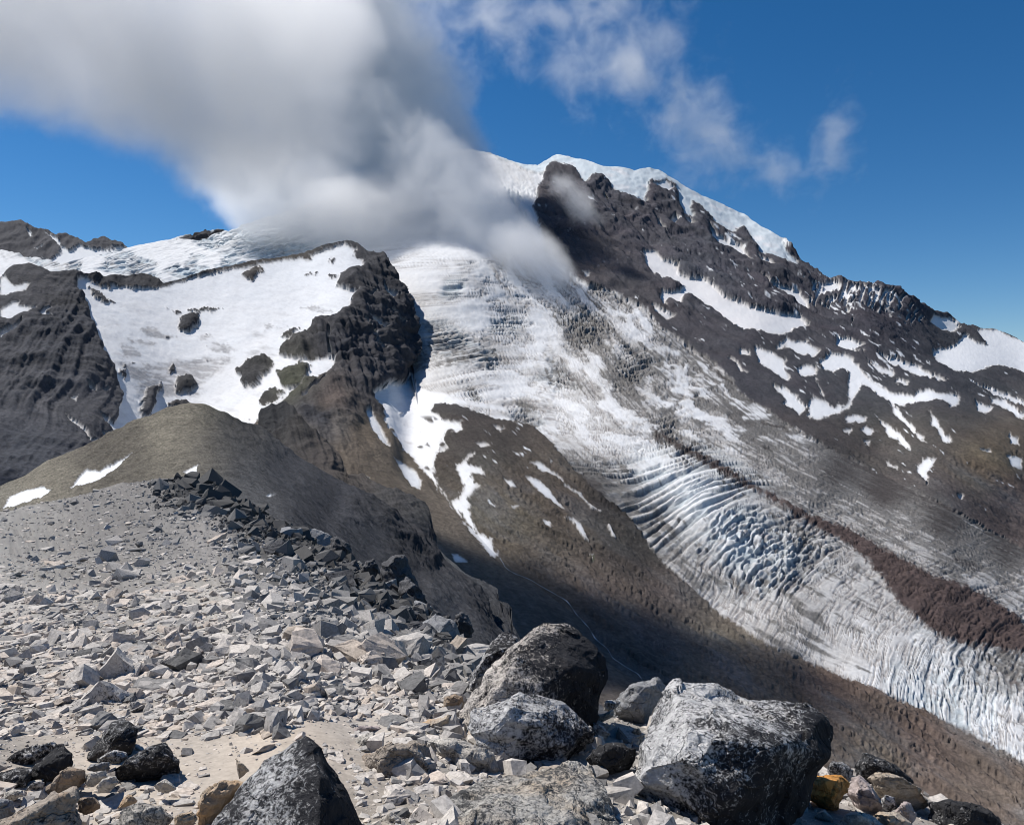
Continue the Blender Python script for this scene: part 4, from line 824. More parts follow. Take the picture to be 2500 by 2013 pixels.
M = {
 'black':  rock_mat('black_lichen_granite', (.62, .61, .60), (.50, .49, .485), .50),
 'lichen_shade':  rock_mat('half_lichen_shade_granite', (.62, .61, .60), (.48, .475, .47), .57, shade_grad=(.8, -.75, -.25, .10)),  # gradient set: lichen plus painted shade on the darker side of the block
 'lichen_shade2': rock_mat('part_lichen_shade_granite', (.60, .59, .58), (.46, .455, .45), .57, shade_grad=(.7, -.55, -.4, .22)),
 'lichen_shade3': rock_mat('side_lichen_shade_granite', (.50, .495, .49), (.38, .375, .37), .62, shade_grad=(1.0, -.25, 0, .52)),
 'lichen_shade4': rock_mat('slab_lichen_shade_granite', (.60, .55, .50), (.46, .42, .38), .58, shade_grad=(1.0, -.1, .1, .66)),
 'dark':   rock_mat('dark_lichen_granite', (.48, .475, .47), (.36, .355, .35), .68, lcol=(.03, .03, .032)),
 'pale':   rock_mat('pale_granite', (.56, .53, .48), (.44, .405, .36), .36, lcol=(.08, .08, .08), yellow=.55, cracks=0),
 'white':  rock_mat('white_granite', (.60, .59, .58), (.46, .455, .45), .46),
 'mottle': rock_mat('mottled_granite', (.50, .48, .44), (.36, .345, .32), .46, lcol=(.06, .06, .06), yellow=.55, stain=(.42, .35, .27), cracks=.4),
 'tan':    rock_mat('tan_granite', (.50, .44, .37), (.44, .37, .29), .18, stain=(.46, .31, .18)),
 'orange': rock_mat('rusty_orange_rock', (.52, .34, .17), (.55, .25, .06), .08, stain=(.56, .24, .05)),
 'pink':   rock_mat('pinkish_rock', (.47, .40, .38), (.42, .36, .34), .12),
 'grey':   rock_mat('grey_block_rock', (.25, .255, .265), (.33, .33, .335), .12),
 'crag':   rock_mat('dark_crag_rock', (.075, .075, .08), (.13, .13, .135), .3, sc_=.25, bump=.08),
 'brown':  rock_mat('brown_rock', (.30, .26, .22), (.36, .31, .26), .3, stain=(.36, .25, .16)),
}
pal_obj = rock_mat('loose_stone', (.40, .39, .37), (.33, .32, .31), .22, palette='object', bump=.010, cracks=0)
pal_att = rock_mat('rubble_stone', (.40, .39, .37), (.33, .32, .31), .22, palette='attr', bump=.006, cracks=0)

def hull_mesh(name, pts, levels, rough, seed, mat, soft=0, cuts=9, cutmax=.085):
    bm = bmesh.new()
    for p in pts: bm.verts.new(p)
    bm.verts.ensure_lookup_table()
    res = bmesh.ops.convex_hull(bm, input=bm.verts[:])
    dead = [e for e in res['geom_interior'] + res['geom_unused'] if isinstance(e, bmesh.types.BMVert)]
    bmesh.ops.delete(bm, geom=list(set(dead)), context='VERTS')
    bmesh.ops.remove_doubles(bm, verts=bm.verts[:], dist=1e-4)
    if levels >= 2:
        # knock flat facets off the block
        cs = np.array([v.co for v in bm.verts]); ext = cs.max(0) - cs.min(0); rc = random.Random(int(seed))
        for _ in range(cuts):
            n = Vector((rc.gauss(0, 1), rc.gauss(0, 1) - .7, rc.gauss(0, 1) + .2)).normalized()
            pr = cs @ np.array(n); hi = pr.max(); lo = pr.min()
            k = hi - (hi - lo) * rc.uniform(.02, cutmax)
            r_ = bmesh.ops.bisect_plane(bm, geom=bm.verts[:] + bm.edges[:] + bm.faces[:], plane_co=n * k, plane_no=n, clear_outer=True)
            ed = [e for e in r_['geom_cut'] if isinstance(e, bmesh.types.BMEdge)]
            if len(ed) > 2: bmesh.ops.contextual_create(bm, geom=ed)
            cs = np.array([v.co for v in bm.verts])
        bmesh.ops.remove_doubles(bm, verts=bm.verts[:], dist=float(ext.max()) * .012)
        bmesh.ops.triangulate(bm, faces=bm.faces[:])
    for l in range(levels):
        bmesh.ops.subdivide_edges(bm, edges=bm.edges[:], cuts=1, use_grid_fill=True)
        bmesh.ops.triangulate(bm, faces=[f for f in bm.faces if len(f.verts) > 3])
        if l == 2 and soft:
            for _ in range(soft): bmesh.ops.smooth_vert(bm, verts=bm.verts[:], factor=.35, use_axis_x=True, use_axis_y=True, use_axis_z=True)
    bm.normal_update()
    co = np.array([v.co for v in bm.verts]); nr = np.array([v.normal for v in bm.verts])
    size = float(np.linalg.norm(co.max(0) - co.min(0)))
    if levels >= 2:
        # breakage: planes, ledges and pits
        a = fbm(co + seed * 3.1, size * .30, 3, seed, .5, True) * .025
        c = fbm(co + seed * 1.7, size * .10, 4, seed + 40, .62) * .024
        g = co @ np.array([.35, .25, .9]); lay = np.abs((g / (size * .11) + 1.2 * fbm(co, size * .35, 2, seed + 60)) % 1 - .5) * .034
        st_ = np.round(fbm(co + seed * 2.3, size * .42, 2, seed + 80) * 3.2) / 3.2 * .05 + np.round(fbm(co + seed * 4.1, size * .17, 2, seed + 90) * 2.4) / 2.4 * .016
        co = co + nr * ((a * .5 + c + st_ - lay) * size * rough)[:, None]
        for v, c_ in zip(bm.verts, co): v.co = c_
    me = bpy.data.meshes.new(name); bm.to_mesh(me); bm.free()
    me.materials.append(mat)
    if levels >= 3: me.polygons.foreach_set('use_smooth', np.ones(len(me.polygons), bool))
    return me

hero_id = [0]; heroes = []
def boulder(name, label, mat, outline, d, front=None, thick=.8, bulge=.35, shift=(0, -.1), group=None, level=None, rough=1.0, cuts=9, cutmax=.085, dz=None, cat='boulder', lean=0.0):
    """outline: image pixels of the silhouette (u, v) or (u, v, d); front: nearer points (u, v, d); the far side is closed behind it"""
    hero_id[0] += 1; sd = hero_id[0] * 7
    rr = random.Random(sd)
    ol = [(p[0], p[1], p[2] if len(p) > 2 else None) for p in outline]
    cu = sum(p[0] for p in ol) / len(ol); cv = sum(p[1] for p in ol) / len(ol)
    wpx = max(p[0] for p in ol) - min(p[0] for p in ol); hpx = max(p[1] for p in ol) - min(p[1] for p in ol)
    dd = d if d else sum(p[2] for p in ol) / len(ol)
    size = .5 * (wpx + hpx) / F * dd
    vmax = max(p[1] for p in ol)
    pts = []
    for u, v, q in ol:
        # the upper rim leans away from the viewer, as on a block resting on the slope
        qq = q if q else dd + lean + (vmax - v) / max(hpx, 1) * size * .25
        pts.append(P(u, v, qq))
        ub, vb = cu + (u - cu) * .82, cv + (v - cv) * .82
        pts.append(P(ub, vb, qq + size * thick))
    if front:
        for u, v, q in front: pts.append(P(u, v, q))
    else:
        for u, v, q in ol[::max(1, len(ol) // 6)]:
            fu = cu + (u - cu) * .55 + shift[0] * wpx; fv = cv + (v - cv) * .5 + shift[1] * hpx
            pts.append(P(fu, fv, dd - size * bulge * rr.uniform(.6, 1.1)))
    pts = np.array(pts)
    if level is None: level = 4 if max(wpx, hpx) > 160 else (3 if max(wpx, hpx) > 45 else 2)
    me = hull_mesh(name, pts, level, rough, sd, mat, cuts=cuts, cutmax=cutmax)
    ctr = pts.mean(0); ctr[2] = pts[:, 2].min()
    me.transform(Matrix.Translation(-Vector(ctr)))
    o = bpy.data.objects.new(name, me); C.objects.link(o); o.location = Vector(ctr)
    tag(o, label, cat, group); heroes.append((label, cu, cv))
    return o
# ------------------------------------------------------------------ the big boulders, each its own thing
def D3(pts, ds): return [(p[0], p[1], q) for p, q in zip(pts, ds)]
boulder('boulder', 'huge blocky boulder with white left face and black front of lichen crust and painted shade at lower right', M['lichen_shade'],
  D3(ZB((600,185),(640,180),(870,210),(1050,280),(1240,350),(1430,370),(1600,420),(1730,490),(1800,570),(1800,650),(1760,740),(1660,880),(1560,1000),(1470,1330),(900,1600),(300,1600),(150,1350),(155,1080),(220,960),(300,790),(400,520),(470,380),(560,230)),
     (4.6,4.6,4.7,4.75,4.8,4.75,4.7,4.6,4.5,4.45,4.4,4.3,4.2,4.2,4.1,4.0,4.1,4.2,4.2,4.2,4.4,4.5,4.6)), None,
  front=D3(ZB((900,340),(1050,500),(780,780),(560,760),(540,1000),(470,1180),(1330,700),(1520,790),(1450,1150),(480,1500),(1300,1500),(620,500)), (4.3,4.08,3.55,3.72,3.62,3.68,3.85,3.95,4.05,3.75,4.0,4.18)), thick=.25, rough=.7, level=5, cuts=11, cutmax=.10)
boulder('boulder', 'big rounded boulder with pale sloping left side standing behind the others at centre', M['lichen_shade4'],
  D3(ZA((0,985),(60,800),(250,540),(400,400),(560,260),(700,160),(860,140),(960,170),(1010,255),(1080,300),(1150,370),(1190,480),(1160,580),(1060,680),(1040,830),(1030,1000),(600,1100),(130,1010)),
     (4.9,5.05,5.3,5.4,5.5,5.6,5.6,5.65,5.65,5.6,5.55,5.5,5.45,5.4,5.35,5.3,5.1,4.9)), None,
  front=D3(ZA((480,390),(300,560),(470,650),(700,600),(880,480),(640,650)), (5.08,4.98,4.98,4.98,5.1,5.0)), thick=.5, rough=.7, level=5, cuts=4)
boulder('boulder', 'narrow grey boulder half hidden behind the left edge of the big rounded one', M['black'],
  ZA((70,800),(110,620),(190,450),(290,280),(370,215),(440,200),(515,235),(560,330),(520,500),(300,760)), 6.35, thick=.5, bulge=.2)
boulder('boulder', 'angular boulder with white upper edge leaning in front of the big rounded one', M['lichen_shade2'],
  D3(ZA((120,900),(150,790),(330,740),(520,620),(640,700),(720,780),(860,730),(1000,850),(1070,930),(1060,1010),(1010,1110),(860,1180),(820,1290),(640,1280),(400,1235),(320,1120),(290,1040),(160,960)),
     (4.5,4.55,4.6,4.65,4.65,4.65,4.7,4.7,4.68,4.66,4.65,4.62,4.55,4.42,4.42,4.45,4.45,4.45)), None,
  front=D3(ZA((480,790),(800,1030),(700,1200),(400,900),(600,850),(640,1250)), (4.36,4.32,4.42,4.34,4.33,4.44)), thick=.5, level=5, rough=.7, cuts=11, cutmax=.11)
boulder('boulder', 'small black lichened block wedged left of the huge blocky boulder', M['dark'],
  ZA((1010,1150),(1120,1060),(1250,1040),(1390,1080),(1370,1200),(1300,1290),(1240,1400),(1150,1300),(1060,1190)), 4.3, thick=.7, bulge=.3, shift=(-.02, -.2))
boulder('boulder', 'broad pale granite boulder with yellow lichen at the bottom edge of the picture', M['mottle'],
  D3(ZA((-120,1520),(0,1430),(120,1420),(300,1330),(560,1275),(790,1290),(830,1240),(850,1180),(940,1160),(1050,1210),(1100,1300),(1160,1380),(1200,1480),(1270,1642),(1250,1900),(600,2100),(-200,1900)),
     (3.35,3.45,3.5,3.6,3.72,3.75,3.8,3.85,3.9,3.85,3.75,3.6,3.5,3.35,3.15,2.95,3.05)), None,
  front=D3(ZA((300,1500),(560,1420),(900,1400),(1050,1500),(200,1700),(900,1700)), (3.25,3.4,3.5,3.4,2.95,3.05)), thick=.4, rough=.9, level=5)
boulder('boulder', 'rounded tan boulder tucked left of the angular white edged one', M['pale'],
  ZD((1700,740),(1830,720),(2000,750),(2160,830),(2230,930),(2150,990),(2050,1030),(1950,1040),(1850,1000),(1750,870)), 4.15, thick=.6, bulge=.3, shift=(0, -.15), level=4)
boulder('boulder', 'grey brown boulder with dark overhang left of the broad pale granite', M['brown'],
  ZD((1250,870),(1330,840),(1500,820),(1660,740),(1710,770),(1800,920),(1900,1110),(1830,1160),(1600,1250),(1380,1260),(1320,1200),(1280,1080),(1250,980)), 3.95, thick=.5, bulge=.3, shift=(-.05, -.25), level=4)
boulder('boulder', 'dark pyramid shaped boulder with a sharp peak at bottom centre left', M['lichen_shade3'],
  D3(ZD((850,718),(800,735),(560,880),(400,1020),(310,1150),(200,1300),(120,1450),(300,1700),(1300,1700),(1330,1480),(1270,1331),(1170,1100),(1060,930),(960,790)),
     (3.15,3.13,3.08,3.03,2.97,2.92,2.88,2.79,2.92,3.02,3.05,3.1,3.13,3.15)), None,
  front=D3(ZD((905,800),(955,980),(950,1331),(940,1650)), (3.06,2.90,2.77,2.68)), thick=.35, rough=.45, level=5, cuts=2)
boulder('boulder', 'low tan slab with rusty top against the left side of the pyramid boulder', M['tan'],
  ZD((100,1331),(130,1130),(170,1080),(380,1010),(420,1030),(330,1180),(220,1340),(160,1500),(60,1500)), 3.15, thick=.6, bulge=.2, shift=(-.1, -.2))
boulder('stone', 'thin upright reddish shard of rock beside the pyramid boulder', M['tan'], ZD((358,858),(390,890),(430,925),(462,950),(420,985),(385,1005),(372,950)), 3.55, thick=.3, bulge=.15, cat='stone')
boulder('boulder', 'jet black rock with rough top in the group at lower left', M['dark'],
  ZC((205,985),(235,860),(370,760),(430,680),(480,668),(535,720),(545,845),(480,900),(400,960)), 3.65, thick=.5, bulge=.25, shift=(.08, -.05))
boulder('boulder', 'black faced slab at the left edge below the jet black rock', M['dark'],
  ZC((-120,1010),(-60,900),(130,835),(250,840),(230,930),(195,1010),(60,1030)), 3.55, thick=.6, bulge=.2, shift=(.1, 0))
boulder('boulder', 'pale slab lying flat behind the jet black rock at left', M['white'],
  ZC((-60,860),(0,810),(200,720),(420,640),(450,665),(380,760),(240,840),(60,880)), 3.95, thick=.8, bulge=.15, shift=(0, -.2))
boulder('boulder', 'tall leaning dark slab pointing up right in the lower left group', M['dark'],
  ZC((600,835),(690,700),(790,560),(860,480),(925,458),(1000,500),(1055,540),(1030,640),(985,745),(860,740),(720,820)), 4.05, thick=.5, bulge=.2, shift=(.12, .02))
boulder('boulder', 'low speckled dark slab lying right of the leaning slab', M['dark'],
  ZC((825,890),(1010,790),(1130,690),(1260,668),(1290,760),(1348,805),(1340,865),(1200,885),(1000,935),(900,930)), 3.7, thick=.6, bulge=.25, shift=(0, -.25))
stones = [  # label, material, outline, distance
 ('pale wedge shaped stone at the foot of the leaning slab', 'white', ZC((718,795),(780,745),(850,712),(950,732),(968,762),(900,808),(780,806)), 3.75),
 ('grey stone between the leaning slab and the pale block below it', 'grey', ZC((650,860),(680,820),(820,800),(835,850),(780,880)), 3.6),
 ('pale squarish block below the leaning slab', 'pale', ZC((630,965),(650,885),(800,858),(820,910),(700,980)), 3.45),
 ('pale oval stone below the speckled dark slab', 'pale', ZC((712,990),(790,930),(870,902),(905,940),(830,1025),(740,1035)), 3.35),
 ('long brown grey stone below the jet black rock', 'brown', ZC((345,1035),(440,910),(520,848),(640,860),(645,930),(560,1000),(420,1060)), 3.45),
 ('small white stone under the jet black rock', 'white', ZC((190,1015),(225,970),(280,945),(345,950),(325,1005)), 3.45),
 ('big mottled slab at the bottom left corner', 'brown', ZC((-80,1330),(130,1230),(400,1060),(560,1005),(572,1100),(615,1300),(500,1450),(0,1450)), 2.85),
 ('grey rock at the left edge above the mottled corner slab', 'grey', ZC((-60,1120),(0,1080),(90,1100),(110,1170),(60,1240),(-60,1240)), 3.05),
 ('pale stone between the corner slab and the white stone', 'pale', ZC((30,1040),(100,1000),(170,1010),(180,1050),(100,1090),(20,1080)), 3.3),
 ('flat pale rock at the bottom edge left of the pyramid boulder', 'pale', ZC((890,1150),(1040,1108),(1200,1148),(1300,1225),(1250,1330),(1000,1380),(850,1300)), 2.85),
 ('dark brown stone right of the bottom left corner slab', 'brown', ZC((575,1090),(620,1065),(700,1070),(755,1140),(650,1200),(590,1180)), 3.05),
 ('low triangular stone on the sandy patch', 'tan', ZC((880,1150),(920,1080),(965,1038),(1035,1092),(1000,1120)), 3.2),
 ('small pale rock pair piece on sand below the speckled slab', 'pale', ZC((1155,975),(1240,928),(1335,1000),(1250,1035),(1190,1025)), 3.4),
 ('brownish block at the bottom edge beside the flat pale rock', 'tan', ZC((1310,1215),(1340,1190),(1450,1165),(1490,1230),(1400,1300),(1320,1290)), 2.85),
 ('long dark edged ledge in the middle of the gravel', 'black', ZD((320,545),(480,470),(515,350),(600,333),(705,378),(690,455),(480,505),(420,555)), 5.3),
 ('pale cream slab left of the dark edged ledge', 'pale', ZD((95,540),(180,500),(270,485),(330,520),(290,555),(150,570)), 5.0),
 ('grey weathered hump below the cream slab', 'grey', ZD((150,640),(200,580),(290,545),(390,580),(430,650),(380,690),(220,690)), 4.75),
 ('white topped slab with black shaded end on the left gravel', 'black', ZC((535,185),(680,72),(760,48),(890,90),(905,145),(840,175),(650,165)), 6.2),
 ('brown stone leaning on the white topped slab', 'brown', ZC((595,195),(640,160),(720,133),(782,170),(720,205),(650,220)), 5.9),
 ('long pale plank like stone at the left edge', 'tan', ZC((-10,545),(80,480),(300,400),(322,440),(180,510),(40,560)), 4.9),
 ('speckled grey rock above the sandy patch', 'white', ZC((1205,590),(1240,490),(1340,415),(1470,440),(1505,490),(1420,540),(1300,580)), 4.9),
 ('pale cream block among stones right of the pyramid peak', 'pale', ZD((1185,860),(1205,720),(1325,675),(1390,790),(1375,825),(1270,868)), 4.35),
 ('spindle shaped grey stone above the cream block', 'pink', ZD((1045,768),(1110,690),(1200,648),(1330,648),(1395,635),(1375,690),(1210,745)), 4.65),
 ('three sided brownish stone behind the spindle shaped one', 'pink', ZD((1075,600),(1112,562),(1220,608),(1190,660),(1110,668)), 4.9),
 ('cream slab with yellow lichen above the spindle shaped stone', 'pale', ZD((1175,582),(1330,518),(1440,530),(1435,592),(1300,620),(1230,645)), 5.05),
 ('dark layered rock left of the big rounded boulder', 'dark', ZD((1445,565),(1500,490),(1650,408),(1740,440),(1765,540),(1640,562),(1480,585)), 5.4),
 ('grey block beside the dark layered rock', 'brown', ZD((1800,540),(1820,430),(1900,410),(1960,440),(1950,530),(1880,560)), 5.3),
 ('pale wedge beside the right flank of the pyramid boulder', 'pale', ZD((990,865),(1060,820),(1140,778),(1180,860),(1040,910)), 4.25),
 ('small grey pointed stone between cream block and brown boulder', 'grey', ZD((1395,690),(1450,608),(1550,700),(1500,740)), 4.65),
 ('flat pale stone above the grey brown boulder', 'pale', ZD((1415,805),(1500,750),(1570,728),(1595,762),(1480,835)), 4.3),
 ('smooth ochre slab at the base of the big rounded boulder', 'tan', ZD((1590,690),(1720,590),(1850,550),(1920,560),(1880,640),(1800,700),(1660,720)), 4.75),
 ('little reddish stone behind the pyramid peak', 'tan', ZD((740,690),(790,655),(850,642),(875,680),(840,715),(770,715)), 4.7),
 ('little round stone right of the pyramid peak', 'tan', ZD((862,690),(900,652),(942,665),(935,705),(890,722)), 4.65),
 ('small pebble under the grey brown boulder', 'tan', ZD((1275,1275),(1310,1238),(1345,1255),(1340,1300),(1290,1310)), 3.4),
 ('pale slab at the bottom edge between pyramid and broad granite', 'pale', ZD((1320,1340),(1430,1245),(1550,1290),(1620,1340),(1560,1450),(1350,1450)), 3.2),
 ('bright orange heart shaped rock in the right cluster', 'orange', ZE((352,492),(440,382),(570,425),(670,393),(732,440),(722,520),(655,670),(560,650),(440,590)), 4.9),
 ('pinkish pale rock right of the orange one', 'pink', ZE((712,490),(758,400),(820,373),(868,400),(885,500),(960,540),(1055,672),(900,700),(830,690),(760,570)), 5.1),
 ('tall tan brown rock at the back of the right cluster', 'tan', ZE((875,395),(930,328),(1000,332),(1080,410),(1180,440),(1290,520),(1380,600),(1405,645),(1300,720),(1130,660),(920,520)), 5.4),
 ('black lichened rock behind the tall tan one', 'dark', ZE((775,275),(850,183),(920,198),(1030,240),(1120,310),(1240,400),(1300,485),(1200,520),(1000,460),(800,400)), 6.0),
 ('dark rock behind the orange heart shaped one', 'black', ZE((560,300),(600,250),(690,270),(770,335),(750,440),(640,460),(570,420)), 5.9),
 ('small block with black and white lichen in the right cluster', 'black', ZE((998,565),(1030,528),(1105,550),(1135,640),(1065,680),(1010,640)), 4.95),
 ('brown capped stone below the tall tan rock', 'pink', ZE((1105,665),(1180,578),(1245,600),(1290,690),(1250,760),(1150,760)), 4.85),
 ('pale flat rock at the bottom edge of the right cluster', 'pale', ZE((590,790),(700,688),(830,676),(960,730),(1050,800),(900,900),(650,900)), 4.5),
 ('yellowish slab at the bottom of the right cluster', 'tan', ZE((925,692),(980,662),(1130,680),(1270,770),(1200,850),(1000,800)), 4.65),
 ('small pale stone below the orange heart shaped rock', 'pale', ZE((440,715),(490,670),(545,648),(612,720),(595,760),(500,770)), 4.7),
 ('ragged dark rock at the far right of the cluster', 'dark', ZE((1365,745),(1400,600),(1500,568),(1620,600),(1680,568),(1755,640),(1900,690),(1990,780),(1900,900),(1500,900)), 5.2),
 ('pale speckled slab under the huge blocky boulder at right', 'white', ZE((290,555),(350,505),(420,580),(470,660),(420,700),(350,640)), 4.9),
 ('rough grey rock standing between the two largest boulders', 'grey', ZB((205,345),(212,290),(270,228),(330,240),(460,172),(545,222),(470,380),(420,470),(390,560),(270,525),(140,522),(130,470)), 6.3),
 ('small white block left of the rough grey rock', 'white', ZB((68,412),(75,338),(115,328),(205,345),(165,405),(110,420)), 6.0),
 ('flat pale stone in front of the small white block', 'pale', ZB((-10,490),(10,468),(150,408),(148,460),(40,515)), 5.8),
 ('pale rock between the angular boulder and the huge one', 'white', ZB((-40,600),(-10,500),(50,508),(125,590),(60,640),(0,640)), 5.3),
 ('white pebble in the gap between the largest boulders', 'white', ZB((198,595),(230,555),(285,560),(292,595),(240,605)), 5.5),
 ('cream pebble left of the white one in the boulder gap', 'pale', ZB((130,600),(160,560),(200,560),(205,590),(165,612)), 5.5),
 ('pale stone wedged beside the huge blocky boulder', 'pale', ZB((285,580),(300,548),(340,545),(365,590),(330,612)), 5.4),
]
for lab, mt, ol, d in stones:
    big_ = (max(p[0] for p in ol) - min(p[0] for p in ol)) > 90
    boulder('boulder' if big_ else 'stone', lab, M[mt], ol, d, thick=.6, bulge=.28, shift=(rnd.uniform(-.08, .12), rnd.uniform(-.25, -.05)), cat='boulder' if big_ else 'stone')
blocks = [
 ('largest smooth grey block on the slope below the dark crag', 'grey', ZF((215,1110),(235,1010),(340,952),(440,1010),(502,1090),(498,1145),(360,1155),(240,1140)), 15.2),
 ('tall blue grey slab leaning on the slope left of the crag', 'grey', ZF((95,745),(150,670),(250,618),(310,690),(335,790),(335,865),(210,800)), 21.5),
 ('upright pale stone leaning against the tall blue grey slab', 'white', ZF((55,735),(75,655),(128,610),(115,690),(85,740)), 21.0),
 ('dark triangular block with pale top right of the largest grey block', 'grey', ZF((645,1095),(700,1050),(800,1033),(828,1090),(822,1135),(750,1160),(690,1130)), 16.5),
 ('pale flat topped block nearest the rubble edge', 'white', ZF((865,1155),(970,1105),(1090,1108),(1103,1200),(1050,1225),(950,1190)), 14.4),
 ('pointed grey block below the dark crag', 'grey', ZF((835,1035),(880,1000),(940,945),(972,1000),(962,1075),(890,1070)), 17.5),
 ('broad grey block upslope of the largest grey block', 'grey', ZF((485,895),(570,843),(655,920),(620,970),(540,960)), 19.5),
 ('cracked upright block at the foot of the crag', 'grey', ZF((1045,1010),(1048,880),(1130,868),(1192,960),(1162,1095),(1070,1065)), 17.2),
 ('flat faced dark block set into the crag', 'grey', ZF((985,765),(1010,700),(1130,655),(1135,760),(1060,850),(1010,830)), 20.5),
 ('tallest black crag on the ridge edge', 'crag', ZF((1020,620),(1040,550),(1110,490),(1192,472),(1195,580),(1240,640),(1300,740),(1200,860),(1060,760)), 21.5),
 ('black rock face dropping off the ridge below the tallest crag', 'crag', ZF((1130,800),(1180,620),(1260,680),(1340,760),(1385,850),(1395,920),(1425,985),(1280,1010),(1190,920)), 19.0),
 ('black rock knob lower on the ridge edge', 'crag', ZF((1560,990),(1580,930),(1625,905),(1662,930),(1725,1045),(1690,1110),(1590,1090)), 15.0),
 ('small dark tooth of rock on the ridge edge', 'crag', ZF((1405,990),(1410,885),(1470,905),(1475,970),(1440,1010)), 17.0),
 ('squat dark tooth of rock right of the small one', 'crag', ZF((1470,990),(1485,940),(1535,925),(1545,985),(1500,1010)), 16.0),
 ('jagged black outcrop higher on the ridge edge', 'crag', ZF((600,480),(630,430),(640,355),(680,345),(770,390),(810,480),(780,560),(680,560)), 30.0),
 ('dark angular block beside the jagged black outcrop', 'crag', ZF((735,605),(755,540),(830,508),(870,600),(840,650),(780,650)), 26.5),
 ('black broken outcrop between the two ridge crags', 'crag', ZF((860,600),(900,530),(960,510),(1000,560),(1030,640),(960,680),(880,660)), 24.0),
 ('pale faced block in the rubble under the broken outcrop', 'grey', ZF((860,780),(880,700),(940,660),(990,720),(980,800),(920,820)), 21.0),
 ('upright pale grey pillar stone in the rubble', 'white', ZF((618,780),(622,715),(655,655),(690,740),(680,790)), 21.0),
 ('rounded grey boulder half buried high in the rubble', 'grey', ZF((215,460),(250,420),(310,410),(350,460),(310,490),(240,490)), 33.0),
 ('lone black upright rock near the crest of the slope', 'crag', ZG((1315,152),(1370,72),(1452,38),(1465,110),(1445,155)), 46.0),
 ('wedge shaped dark rock with pale top mid slope', 'grey', ZG((805,642),(880,598),(1030,640),(1035,668),(840,665)), 20.0),
 ('rounded grey stone right of the wedge shaped rock', 'grey', ZG((1245,668),(1290,638),(1352,650),(1355,690),(1290,690)), 19.0),
 ('long thin slab lying aslant mid slope', 'white', ZG((1280,515),(1330,500),(1480,560),(1490,590),(1400,565)), 24.5),
 ('dark three sided stone on the gravel mid slope', 'grey', ZG((1425,828),(1500,738),(1562,818),(1500,835)), 14.2),
 ('pale sloping stone left of the dark three sided one', 'white', ZG((1275,800),(1340,758),(1425,832),(1350,838)), 14.2),
 ('long pale slab across the gravel left of centre', 'pale', ZG((1085,1105),(1200,1048),(1440,998),(1478,1050),(1300,1090),(1150,1125)), 9.2),
 ('grey stone just above the long pale slab', 'grey', ZG((1115,1015),(1195,958),(1235,1020),(1180,1030)), 10.3),
 ('dark low slab high on the left slope', 'grey', ZG((595,395),(700,370),(770,378),(805,420),(680,420)), 29.0),
 ('thin dark slab at far left of the slope', 'crag', ZG((195,305),(300,292),(385,300),(385,328),(240,328)), 38.0),
 ('tan cracked stone below mid slope', 'tan', ZG((1085,855),(1120,808),(1180,812),(1200,860),(1140,880)), 13.5),
 ('brown stone left of the tan cracked stone', 'brown', ZG((915,875),(950,835),(1040,845),(1048,880)), 13.3),
 ('dark jagged stone at right end of the long pale slab', 'black', ZG((1760,1165),(1810,1110),(1880,1068),(1910,1130),(1895,1185),(1800,1185)), 7.6),
 ('pale flat slab right of the dark jagged stone', 'white', ZG((1880,1075),(1960,1080),(2150,1140),(2140,1190),(1980,1190),(1910,1150)), 7.6),
]
for lab, mt, ol, d in blocks:
    boulder('rock', lab, M[mt], ol, d, thick=.7, bulge=.3, shift=(rnd.uniform(-.05, .12), rnd.uniform(-.2, 0)), cat='rock', rough=1.3 if mt == 'crag' else .7, level=3)

# ------------------------------------------------------------------ loose stones: the 220 that show largest are things, the rest is rubble
def stone_lib(n, flat, seed):
    lib = []
    r_ = np.random.RandomState(seed)
    for k in range(n):
        p = np.array([(x, y, z) for x in (-1, 1) for y in (-1, 1) for z in (-1, 1)], float) * r_.uniform(.35, 1.0, (8, 3))
        p = np.r_[p, r_.uniform(-.9, .9, (3, 3)) * 1.15]
        p[:, 2] *= flat * r_.uniform(.7, 1.2); p[:, 1] *= r_.uniform(.55, .95); p[:, 0] += p[:, 1] * r_.uniform(-.4, .4)
        bm = bmesh.new(); [bm.verts.new(q) for q in p]
        res = bmesh.ops.convex_hull(bm, input=bm.verts[:])
        dead = [e for e in res['geom_interior'] + res['geom_unused'] if isinstance(e, bmesh.types.BMVert)]
        bmesh.ops.delete(bm, geom=list(set(dead)), context='VERTS')
        bmesh.ops.dissolve_limit(bm, angle_limit=.22, verts=bm.verts[:], edges=bm.edges[:]); bmesh.ops.triangulate(bm, faces=bm.faces[:])
        bm.verts.index_update()
        V = np.array([v.co for v in bm.verts]); T3 = np.array([[v.index for v in f.verts] for f in bm.faces])
        lib.append((V, T3)); bm.free()
    return lib
slabs = stone_lib(10, .27, 3); blks = stone_lib(10, .75, 5)
R = np.random.RandomState(12)
cand = []
